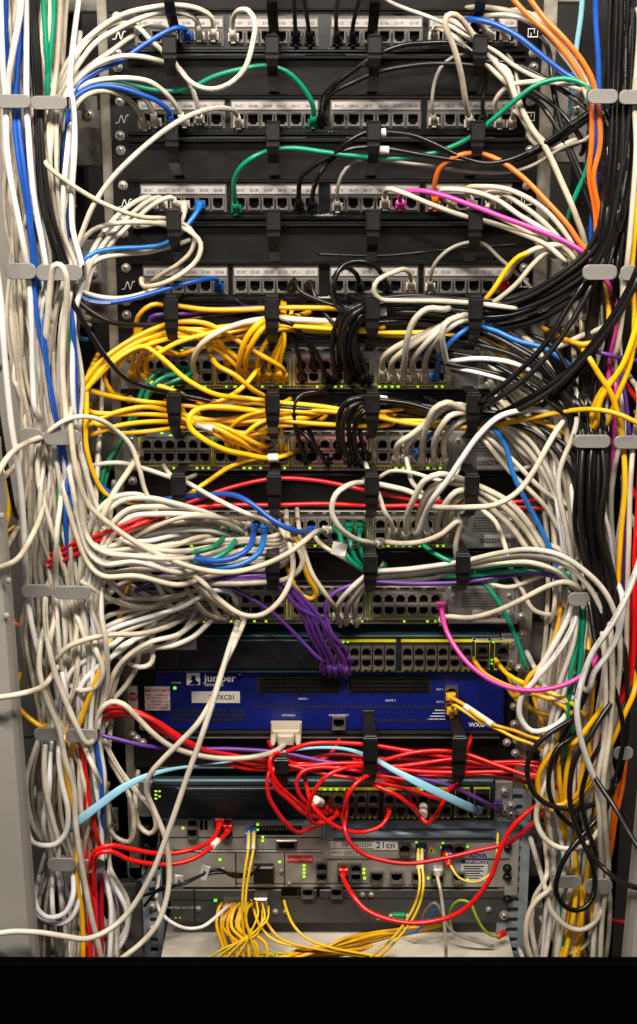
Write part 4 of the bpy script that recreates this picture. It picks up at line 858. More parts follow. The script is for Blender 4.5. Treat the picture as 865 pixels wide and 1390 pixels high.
# red boot of the thick cream cable
parse('''
R P- | 683,387 684,381,2.5 690,374,4.2 695,368,5 | red booted stub plugged into the right end of the fourth patch panel
''', 'cables around the centre and right end of the patch panels')
parse('''
Y P- | 181,509 181,485,4.5 184,455,6 188,430,6.5 205,414,6.5 232,414,6 280,420,6 330,421,6 372,418,6 430,418,6 480,420,5.5 540,425,5 | yellow cable squared round the first ring and along the top of the manager
V P- | 240,500 231,490,4 215,470,5 204,446,5.5 205,431,6 220,427,6 250,426,5.5 300,420,5.2 400,417,5 470,420,5 | purple cable hooking down to the left end of the first switch
Y -P | 112,523,10 130,497,10 165,470,9 202,450,8 240,438,6 280,440,6 310,455,6 335,470,6 360,485,6 384,500,4.5 386,510,0 | yellow cable crossing diagonally down through the yellow knot
Y -- | 116,530,10 148,492,9.5 188,465,8.5 236,450,6 290,445,5.5 340,439,5.5 372,437,5.5 440,440,5.5 500,448,5 | yellow cable upper middle of the fan above the first switch
Y -- | 207,485,7 240,465,7.5 290,451,7 335,442,6.5 372,441,6 440,446,6 520,452,5 600,450,4.5 | yellow cable rising gently to the second ring above the first switch
Y -- | 112,534,10 145,500,9.5 172,478,9 194,470,8.5 222,488,8.5 252,514,8.5 292,535,8 330,540,6.5 370,546,6 440,552,6 520,566,6 | yellow cable running in front of the first switch towards the lower manager
Y -- | 298,498,8.5 318,509,9 342,528,8.5 364,541,6.5 380,556,5.5 | thick yellow cable end crossing the middle of the first switch
Y -- | 345,508,5 330,525,6 305,542,6.5 285,550,6.5 | yellow cable lower half of the X on the first switch
Y P- 4.2 | 324,510 325,490,5 332,464,6.5 347,444,7 362,434,6.5 375,432,6 400,430,5 | thick yellow cable rising to the second ring from the first switch, left one
Y P- 4.2 | 336,510 334,492,5 342,468,7 356,446,7.3 368,440,6.5 385,438,5.5 | thick yellow cable rising to the second ring from the first switch, right one
Y P- 3 | 366,508 366,492,4 378,468,5 386,447,5.5 386,436,5 | slim yellow cable hanging from the second ring to the first switch, left one
Y P- 3 | 377,510 381,485,4.5 386,462,5.5 384,440,5.5 | slim yellow cable hanging from the second ring to the first switch, middle one
Y P- 3 | 382,508 375,488,4.5 384,465,5 390,445,5 | slim yellow cable hanging from the second ring to the first switch, right one
Y P- | 205,509 200,492,4.5 206,480,6 218,478,7 222,490,7 | amber booted yellow stub in the left end of the first switch
Y P- | 192,494 192,482,5 200,474,6.5 214,472,7 226,478,7 | yellow cable curled tightly at the left end of the first switch
Y -- | 250,480,5 300,462,5 350,452,5.5 372,447,5.5 440,450,5.5 480,450,5 | yellow cable low in the fan above the first switch
Y -- | 116,526,9 140,498,8.5 170,476,8 206,458,7 240,452,6 300,470,5 330,492,4.5 | yellow cable lowest to leave the left knot for the first switch
Y -- | 150,530,8 142,512,8 148,494,7.5 170,470,6 | short amber cable curling at the left of the first switch
Y -- 3 | 520,455,4 600,456,4.5 660,447,5 700,470,6 740,520,7.5 | yellow cable running on right behind the black ones above the first switch
g P- | 250,500 240,497,4.5 214,506,5.5 199,521,6 188,545,6 165,598,6.5 140,640,7.5 136,700,8 | dark green cable leaving the left end of the first switch, upper one
g P- | 264,500 254,510,5 230,520,5.5 206,531,6 191,556,6 160,610,6 142,655,7 138,720,7.5 | dark green cable leaving the left end of the first switch, lower one
G P- | 252,512 240,508,4.5 222,512,6 208,522,6.5 198,538,6 | bright green cable piece lying on the left end of the first switch
W P- 4.6 | 268,512 263,488,5.5 275,466,7.5 300,449,8 335,437,7 370,433,6 412,434,6 450,436,5.5 500,432,5 | white cable arching over the yellow knot from the first switch
K P- | 411,510 405,482,4.5 396,458,5 384,440,5.5 372,430,5.5 340,420,5 | black cable dropping from the second ring to the first switch, left one
K P- | 443,512 433,484,4.5 414,458,5.5 395,441,6 374,432,6 | black cable dropping from the second ring to the first switch, right one
K -- | 375,438,5 400,452,5 430,458,5 458,460,4.5 | black cable sagging right from the second ring
K P- 4 | 460,495 461,460,6 464,438,7 476,421,7.5 494,413,7 505,411,6 560,412,6.5 645,424,6.5 706,415,8 760,385,9.5 806,340,10.6 838,240,11.2 846,140,11.2 848,-20,10 | thick black cable, leftmost of the six on the first switch, bending right under the ring
K P- 4 | 474,512 465,470,6.5 470,442,7.5 482,425,8 500,416,7 560,410,6.5 645,417,6.5 706,408,8.5 762,376,10 812,330,11 846,230,11.4 856,120,11.2 858,-20,10 | thick black cable, second of the six on the first switch
K P- 3.6 | 482,508 474,480,5.5 475,450,7 488,430,7.5 503,421,6 560,418,6 645,431,6.5 706,425,8 764,394,9.5 812,350,10.5 830,240,10.5 834,120,10.5 834,-20,9 | black cable third of the six on the first switch
K P- 3.6 | 492,514 482,485,5.5 480,455,6.5 492,434,7 505,426,6 570,424,6 645,436,6 700,432,7.5 760,404,9.5 806,356,10.4 823,250,10.2 826,130,10.2 828,-20,9 | black cable fourth of the six on the first switch
K P- 3.4 | 494,496 484,465,5 484,442,6 496,429,6 560,430,5.5 645,441,5.5 700,440,7 756,412,9 800,366,10 818,260,9.8 | black cable fifth of the six on the first switch
K P- 3.4 | 500,512 490,488,4.5 480,462,5.5 476,440,5.5 500,432,5.5 580,440,5 645,446,5 700,450,6.5 750,470,8 780,520,9 | black cable sixth of the six on the first switch
K -- | 510,405,6 560,402,6 645,408,6.4 700,403,8 756,375,10 800,335,10.8 830,250,11 840,100,10.8 842,-20,10 | black cable uppermost in the sheaf right of the third ring
K -- | 530,418,5 600,420,5.5 650,428,6 705,420,7.5 762,392,9 804,352,10 824,260,10 | black cable under the uppermost in the sheaf right of the third ring
K -- | 640,450,5 690,462,7 735,490,8.5 765,530,9.5 790,590,10.5 798,650,10.5 806,760,10 | black cable leaving the sheaf downwards to the third right bracket
K -- | 620,450,5 680,475,6.5 730,505,8 765,550,9 784,600,10.2 792,680,10 812,800,10 | black cable turning down inside the right bundle
K -- 4 | 870,350,12.5 848,400,12.5 812,455,12 770,505,11 720,540,10 670,565,8 642,572,6.5 600,562,6.5 560,550,6.5 505,541,6.5 | thick black cable crossing from the right edge down to the second manager, upper
K -- 4 | 868,372,12.8 842,425,12.8 800,480,12 755,526,11.2 705,556,10 655,574,7.5 | thick black cable crossing from the right edge down to the second manager, lower
K -- 3.8 | 795,380,11 770,420,11.5 742,465,11.5 704,505,11 664,537,10 640,550,6.5 600,549,6 | black cable sweeping down left in front of the first switch module
K -- 3.8 | 806,380,11.4 786,420,12 756,466,12 715,512,11.6 670,545,10.4 643,556,6.6 590,556,6 | black cable beside it, sweeping down left in front of the switch label
W P- 4.6 | 520,508 521,486,5 536,472,6 570,456,6.5 605,440,6.8 645,430,6 690,440,6.5 725,470,7.5 756,520,8.5 770,590,9 772,680,9 | white cable lowest of the seven leaving the first switch towards the ring
W P- 4.6 | 534,510 532,492,5 548,476,6.4 580,455,7.2 610,437,7.2 645,433,6.3 690,448,6.2 720,480,7 748,540,8 760,620,8.6 | white cable second of the seven leaving the first switch towards the ring
W P- 4.6 | 547,512 549,490,6 553,460,8 563,434,8.8 580,420,8.8 602,420,8.2 | thick white cable standing tall over the others on the first switch
W P- 4.6 | 562,510 560,492,5 575,470,7 600,446,7.8 624,430,7.2 645,428,6 700,455,6 735,500,6.6 760,560,7.4 | white cable in the middle of the seven leaving the first switch
W P- 4.6 | 577,510 577,490,5 588,468,7 606,448,8 628,436,7 648,437,5.8 690,462,5.8 728,520,6.4 | white cable fifth of the seven leaving the first switch
W P- 4.6 | 608,510 604,480,6.5 600,455,8.4 604,440,8.6 618,431,7.6 645,427,5.6 | white cable crossing upright in front of the others on the first switch
W P- 4.6 | 598,494 596,478,5 592,462,7 600,446,7.5 622,430,6.6 | white cable nearest the blue one on the first switch
u P- | 590,508 597,486,5.5 614,462,7 634,446,6.8 645,443,6.2 668,447,7 702,463,7.5 740,474,8 780,500,8.5 | blue cable arching from the first switch under the ring to the right
B -- | 612,490,5 650,487,7 690,491,8 718,502,8.2 745,520,8.2 775,560,9 | white cable bowing across the first switch module above its label
B -- 2.8 | 612,498,4.5 650,506,6.5 685,516,7 716,528,7 750,560,8 | slim white cable slanting across the label of the first switch
Y -- | 648,455,4 670,475,4.5 700,500,5.5 716,520,6 735,560,7 | amber cable slanting behind the whites at the first switch module
Y -- | 655,460,4 690,478,5 712,505,6 722,530,6.5 | amber cable second behind the whites at the first switch module
K P- | 427,494 420,470,4.5 405,450,5.5 388,437,5.5 370,428,5.5 | black cable between the two dropping from the second ring
K P- | 456,512 452,484,5 452,456,6 460,432,6.5 476,418,6.5 505,410,6 | black cable just left of the six on the first switch
Y P- | 311,494 306,478,5 296,462,6 270,450,6.5 236,446,6 200,462,7.5 | yellow cable arching left from the second port block of the first switch
Y P- | 352,510 350,488,5 362,464,6 376,448,6 400,444,5.6 | yellow cable between the thick and the slim yellow ones at the first switch
Y -- | 118,518,8 150,486,8 190,460,7.4 236,448,6 262,455,5.6 300,478,5 325,500,4 | yellow cable steeply crossing behind the yellow knot
Y -- | 160,500,8 172,482,8.4 200,468,8 236,458,6.2 290,456,5.6 330,448,5.6 370,445,5.6 | yellow cable low through the first ring
Y -- | 206,520,6 230,528,6.4 260,540,6.4 300,546,6 340,548,6 370,550,5.8 | amber cable running just under the first switch
K -- 3.8 | 500,408,5.6 560,406,6.2 645,411,6.2 706,400,8 762,376,9.8 812,332,11 826,240,11.4 832,120,11 836,-30,10 | black cable, uppermost of the black sweep right of the third ring
K -- 3.8 | 500,414,5.6 560,412,5.8 645,421,5.8 706,412,8 762,388,9.8 812,344,11 834,240,11.4 839,120,11 843,-30,10 | black cable, second of the black sweep right of the third ring
K -- 3.8 | 500,422,5.6 560,420,6 645,430,6 706,420,8 762,396,9.8 812,352,11 842,240,11.4 846,120,11 850,-30,10 | black cable, third of the black sweep right of the third ring
K -- 3.8 | 500,432,5.6 560,430,5.2 645,440,5.2 706,432,8 762,408,9.8 812,364,11 850,240,11.4 853,120,11 857,-30,10 | black cable, fourth of the black sweep right of the third ring
K -- 3.8 | 500,438,5.6 560,436,5 645,448,5 706,442,8 762,418,9.8 812,374,11 858,240,11.4 860,120,11 864,-30,10 | black cable, lowest of the black sweep right of the third ring
K -- 3.6 | 600,438,5 650,448,6 690,466,8 745,506,10 786,600,10.8 790,690,12 800,800,12 | black cable, first of those turning down towards the third right bracket
K -- 3.6 | 600,458,5 650,468,6 705,486,8 760,526,10 794,600,10.8 799,690,12 808,800,12 | black cable, second of those turning down towards the third right bracket
K -- 3.6 | 600,477,5 650,487,6 690,505,8 745,545,10 802,600,10.8 808,690,12 816,800,12 | black cable, third of those turning down towards the third right bracket
K -- 3.6 | 600,492,5 650,502,6 720,520,8 775,560,10 810,600,10.8 817,690,12 824,800,12 | black cable, fourth of those turning down towards the third right bracket
''', 'cables at the first switch')
parse('''
Y -- | 118,520,9.5 118,560,10.5 117,600,10.5 126,640,10 142,668,9 165,680,8 195,683,7 240,679,5.5 280,655,4.5 310,635,4.5 340,624,4.5 375,621,5 378,621,5 | yellow cable dropping beside the left bundle and returning right under the second switch
Y -- | 120,578,9.5 140,566,9 170,556,8.5 200,552,7.5 238,560,6 280,570,6 330,572,6 372,571,6 430,575,6 520,578,5 | yellow cable top of the three behind the first ring between the switches
Y -- | 124,590,9.5 160,578,9 200,573,8 240,573,6 290,571,6 330,566,6 372,562,6 430,557,6 506,566,6.4 560,575,6.4 643,580,6.6 700,572,8.5 760,560,10 808,556,12.6 840,562,13.2 870,576,13.2 | yellow cable running the whole width between the switches to the right edge
Y -- | 130,575,9.5 162,587,8.5 200,586,7.5 240,580,6 288,577,5 330,575,5 | yellow cable lowest of the three behind the first ring between the switches
Y -- | 118,528,9 150,538,8 200,546,6.5 237,549,6 290,553,6 340,556,6 372,556,6 440,560,5.5 | yellow cable on top of the manager between the switches at left
Y -- 4 | 360,622,5 335,617,6.5 305,610,8.5 276,597,9.5 258,580,9.5 257,565,9.5 270,555,8.5 300,553,7.5 340,556,6.5 372,560,6 400,562,5.5 | thick yellow cable making the big loop in front of the second switch
Y -P | 262,572,6.5 290,580,7.5 315,592,7.5 338,606,6 352,612,4.5 357,618,0 | yellow cable with white end sleeve in the second switch
Y -- | 280,572,6 310,583,7 340,598,6.5 356,605,5 | yellow cable slanting down just above the sleeved one on the second switch
Y P- | 358,604 356,596,4 366,580,6 376,570,6 420,566,5.5 | short yellow cable rising to the second ring above the second switch
Y P- | 330,618 322,604,5 335,588,6.5 352,574,6.8 370,567,6.2 | yellow cable rising steeply to the second ring above the second switch
Y P- | 342,618 340,600,4.6 350,586,6 368,575,6 | yellow cable under it rising to the second ring above the second switch
Y P- 3 | 383,604 383,592,4 382,580,5 378,570,6 | short yellow stub with white boot right of the second ring
Y -- 3 | 506,560,6 560,553,5.5 643,556,6 700,566,7.5 740,575,8.5 770,590,9 | amber cable thinly visible above the second switch at right
Y -- 3.2 | 540,570,5 643,572,6 700,582,7 735,594,8 760,620,8.5 | amber cable below it, turning down at right of the second switch
K P- | 416,620 404,590,5.5 399,565,6 401,545,6 412,535,5.5 432,532,5 | black cable looping up from the second switch, outer
K P- | 445,622 425,604,5.5 408,585,5 390,572,5 374,566,5.5 | black cable slanting from the second ring to the second switch
K P- | 428,606 420,584,4.5 404,566,5.5 388,556,5.5 372,552,5.5 | black cable between the two at the second switch
Y P- | 312,604 308,590,4.6 318,574,6 338,562,6.4 370,556,6 | yellow cable rising behind the big yellow loop
Y -- | 240,560,5.8 262,566,6.2 300,580,6.6 330,588,6.6 352,588,6 372,580,5.8 420,576,5.4 | yellow cable waving through the big yellow loop
Y -- | 126,560,9 160,562,8.4 200,562,7.2 238,566,6 262,574,6.6 300,592,7 330,604,6 346,610,4.6 | yellow cable slanting under the first ring to the second switch
K P- 4 | 462,606 459,582,6 463,557,7 474,544,7.4 490,540,7 506,540,6.2 560,548,6 643,558,6.4 700,560,8 745,545,9.5 790,500,11 835,430,12 862,380,12.4 875,350,12.4 | thick black cable leftmost on the second switch
K P- 4 | 474,622 465,592,6.4 468,566,7.4 478,552,7.6 505,545,6.3 560,553,6 643,565,6.3 695,562,7.4 740,585,8.5 780,620,10 792,700,10.5 808,800,11 | thick black cable second on the second switch
K P- 3.6 | 482,622 474,590,5.4 476,566,6.6 490,553,7 506,548,6 560,556,5.6 643,570,6 690,575,7.4 730,590,8.6 775,640,10 788,720,10.5 800,820,10.5 | black cable third on the second switch
K P- 3.6 | 490,624 482,598,5.4 484,572,6.4 496,558,6.8 508,552,5.8 570,560,5.4 643,575,5.6 | black cable fourth on the second switch
K P- 3.4 | 497,616 489,590,4.6 488,566,5.6 500,556,5.6 560,562,5 | black cable fifth on the second switch
W P- 4.6 | 537,622 541,603,5.4 556,592,6.6 576,576,7.4 592,556,8 606,548,8 622,553,7 643,560,6.4 690,585,6.8 728,625,7.6 756,680,8.4 770,740,9 | white cable leftmost of the group on the second switch
W P- 4.6 | 550,620 554,602,5.4 566,590,6.6 584,574,7.2 598,558,7.6 620,549,7.4 643,556,6.2 690,578,6.4 735,622,7.2 764,680,8 | white cable second of the group on the second switch
W P- 4.6 | 572,624 574,600,6 580,575,8 590,555,9 606,546,9 622,552,8 640,562,6.4 | thick white cable third of the group on the second switch
W P- 4.6 | 588,624 590,600,6.4 598,580,8 610,565,8.4 628,560,7.4 648,564,6.2 690,590,6 720,620,6.5 746,660,7 | thick white cable fourth of the group on the second switch
W P- 4.6 | 603,624 603,602,5.4 608,588,6.4 622,574,7 643,566,6 680,580,6 706,610,6.4 742,640,7.2 770,690,8 | white cable rightmost of the group on the second switch
W -- | 552,622,4.5 555,640,5 560,655,5.5 572,668,5.5 | white cable dropping from the second switch towards the loop
W -- | 660,590,6 700,628,7.4 740,668,8.2 785,692,9 | white cable running down right past the second switch label, straight
W -- | 660,600,6 692,640,6.6 720,665,7.6 742,690,8.2 760,720,8.6 | white cable lower of the two running down right past the second switch
W -- | 690,575,7 720,600,8 745,640,8.6 762,690,9 770,760,9 772,820,9 | white cable falling steeply at right of the second switch
W -- | 700,560,7.4 735,590,8.6 762,640,9.2 775,700,9.4 776,780,9.4 | white cable outermost falling at right of the second switch
W -- | 710,600,6 738,650,7 750,710,7.4 756,780,7.6 750,840,7.6 | white cable behind the falling ones at right
W -- | 735,560,6 752,600,6.6 758,660,7 762,740,7 766,820,7.2 | white cable straight down behind the third right bracket
u P- | 566,612 574,602,5 590,586,5.8 618,572,6.4 643,569,6.4 668,578,7.4 686,606,8 696,640,8.4 712,676,8.6 730,708,8.8 748,745,9 770,800,9 | blue cable from the second switch falling right past the third switch
B -- 4.2 | 568,722,6 576,700,8 588,678,10 605,655,11 626,625,11.5 650,592,11.5 675,568,11 702,558,10 730,556,9.5 752,562,9 768,574,8 778,600,7 | thick bluish white cable slanting across the second switch label
W -- 4 | 590,688,7 640,688,9 672,686,10.5 702,668,11 726,638,11 744,604,10.8 756,584,10.5 766,570,9.6 776,560,8 786,556,6 | cream cable curving up from the third switch ring to the third right bracket
W P- 4.4 | 190,612 186,620,6 174,640,9 158,664,11 145,688,12 133,715,12 124,740,11 120,762,10 126,775,9 | thick ivory cable from the second switch left end slanting down left
W -- | 62,590,12 80,576,13 98,567,13 130,568,11 158,584,9 178,606,8 190,640,7.5 196,662,7 206,684,6.5 | ivory cable curving from the third left bracket down beside the second switch
W -- | 96,660,5 112,640,7 130,631,8 165,628,7 200,638,6 240,650,5.5 | ivory cable running level into the first ring under the second switch
W -P | 236,648,5.5 252,654,6 290,676,7.5 330,695,8.5 358,706,7 368,714,4.5 378,722,0 | ivory cable slanting across to the second ring and into the third switch
R -- 3.3 | 66,754,10.4 100,737,11.6 140,724,12 180,708,11.8 210,698,10.4 232,690,8 262,680,6 310,662,5.5 374,650,5.6 430,652,5.5 505,668,5.5 560,678,5.5 641,684,5.5 700,688,6 745,690,6.5 | red cable arching highest between the second and third switches
R -- 3.3 | 66,762,10.4 104,742,11.4 150,727,11.8 194,709,11.4 222,698,8.8 242,692,6.4 300,686,5.6 374,685,5.6 440,684,5.6 505,687,5.6 580,686,5.6 641,684,5.4 745,676,6 | red cable lying flat between the second and third switches
R -- 3.3 | 66,770,10.2 100,754,11.2 130,742,11.4 160,730,11.2 190,716,10.4 215,706,7.6 240,696,5.5 280,690,5 | red cable end lowest of the three at the left of the third switch
U -P 3.8 | 92,560,9 108,610,9 126,645,9 148,668,8.6 180,676,8 206,680,7 242,676,5.6 280,672,6 316,672,7.4 342,684,8.6 364,702,9.4 386,716,9.6 406,722,8.6 418,722,5 424,716,0 | blue cable swinging across the third switch into a middle port
W -P 4 | 96,560,12 97,596,13 104,640,13.4 120,684,13.4 150,712,13.4 182,735,13.2 222,755,13 268,772,12.8 312,777,12.4 354,768,12 390,752,11 412,736,9.6 430,722,7 444,716,0 | long thick ivory cable swooping right across the front of the third switch
W -- 4 | 98,575,11 110,620,11.5 124,664,11.5 136,700,11 150,728,10 160,745,9 | ivory cable swooping down just behind the long one
W P- 4 | 515,732 500,736,5.4 480,730,8 460,715,10 450,695,10.6 455,672,10.6 474,658,9.6 500,655,7 530,660,6.4 556,668,6 580,680,6 | cream cable making the round loop in front of the third switch
W -P | 506,655,6 514,672,6.4 522,692,7 530,708,6 533,718,0 | cream cable straight from the third ring down to the third switch
W -- 2.8 | 512,650,5 530,640,5.5 556,641,6 590,650,6.5 630,660,6.5 | thin ivory cable arching above the round loop
W P- 4.6 | 550,722 553,700,6 562,676,8 578,652,9.5 596,643,9.5 616,647,8 641,656,6.4 690,680,7 718,710,7.4 740,745,8 | thick white cable leftmost of the group on the third switch
W P- 4.6 | 566,726 568,704,5.6 574,680,7.4 588,662,8.4 606,654,8 641,662,6.2 684,688,6.8 712,718,7.2 736,752,7.6 | thick white cable second of the group on the third switch
B P- 4.6 | 580,720 578,700,5.4 586,674,7.4 598,656,8.6 612,650,8.4 | white cable with blue print third of the group on the third switch
W P- 4.6 | 592,722 596,704,5.6 604,684,7.6 618,668,8 638,664,6.4 | white cable fourth of the group on the third switch
W P- 4.6 | 604,726 604,706,5.2 610,690,6.6 622,678,7 640,672,6 690,710,6.4 716,745,7 | white cable fifth of the group on the third switch
W P- 4.6 | 612,712 612,700,4.4 622,690,5.4 643,678,5.4 700,700,6.4 730,735,7.4 760,745,8 772,760,8.4 | white cable rightmost of the group on the third switch
W P- 4 | 530,728 526,736,4.5 545,738,6.4 575,735,7.4 602,724,8 618,709,8 624,708,7.8 622,722,7.4 618,740,7 620,758,6 | cream cable lying along the foot of the third switch and bending down at its module
W -- | 652,690,6 672,708,6.6 686,740,7 694,775,7.4 708,800,7.6 722,826,7.6 740,834,7 756,834,6.6 | ivory cable falling behind the third switch module to the rail
G -P | 664,792,5 640,778,6 610,762,7 585,748,6 570,736,4.5 566,728,0 | green cable leaving the third switch down right
G P- | 458,712 462,728,5.6 466,745,7 476,760,7.4 492,772,7 506,779,6 580,776,5.8 629,775,6 690,766,8 730,768,9 765,778,10 783,794,10.2 790,830,10 788,880,9.6 782,940,9 776,1000,8.6 | green cable leftmost of three hanging from the third switch, with a white flag
G P- | 474,710 475,730,5.6 478,748,6.8 486,762,6.8 502,774,6 580,782,5.6 629,782,6 690,776,7.6 730,776,8.6 762,786,9.6 778,800,9.8 780,850,9.4 774,920,9 770,990,8.4 | green cable middle of three hanging from the third switch
G P- | 489,710 488,730,5.6 490,748,6.4 498,764,6 510,772,5.6 | green cable rightmost of three hanging from the third switch
G -- | 629,776,5 655,790,6 676,816,7 694,850,7.4 706,880,7.6 714,905,7.6 | green cable slanting down in front of the lowest switch module
U P- 4.2 | 345,712 344,728,7.4 338,744,10.6 322,756,11.6 296,761,11.6 268,758,10.6 240,750,8 180,755,6.5 120,770,7 | blue cable curving left from the pair of blue plugs on the third switch, front
u P- 4.2 | 360,714 358,732,7.4 350,752,10.6 328,766,11.4 296,770,11.2 266,764,9 226,756,5.4 | blue cable curving left from the pair of blue plugs on the third switch, lower
G P- 4 | 322,724 318,736,7 306,750,10 284,760,10.8 256,760,10.2 226,756,8.6 196,752,6.6 220,756,5 | green cable under the blue pair on the third switch
g P- 4 | 308,716 302,732,7 288,744,10 262,750,10 236,752,8.4 210,748,6.4 230,766,4.6 | dark green coiled cable left of the blue pair on the third switch
g P- | 334,722 330,740,4.6 312,752,5 292,758,4.6 | dark green cable half hidden behind the blue pair
Y P- 3.8 | 404,730 407,745,5 413,768,6.4 421,788,6.8 429,803,6.4 424,813,6.2 412,810,6.2 403,800,5.6 | yellow cable hooking downwards between the third and lowest switches
V -- | 190,800,8 206,788,7.6 232,778,6.6 262,776,6 300,778,5.6 340,784,5.6 | purple cable arching left under the third switch
''', 'cables at the second and third switches')
VL = ['first', 'second', 'third', 'fourth', 'fifth', 'sixth']
vt = ''
for i, (x0, y0, x1, y1) in enumerate(((440, 903, 372, 788), (448, 905, 380, 786), (456, 906, 386, 790), (464, 904, 378, 796), (470, 907, 394, 792))):
    vt += 'V P- | %g,%g %g,%g,3.6 %g,%g,5 %g,%g,6 %g,%g,6.4 %g,%g,6.4 %g,%g,5.8 %g,%g,5.4 | purple cable, %s from left of those rising from the dark switch to a ring\n' % (
        x0, y0, x0-4, y0-14, x0-18, y0-38, x0-28-i, y0-64, x1+26, y1+28, x1+8, y1+10, x1-10, y1-3, 300-i*8, 782+i*3, VL[i])
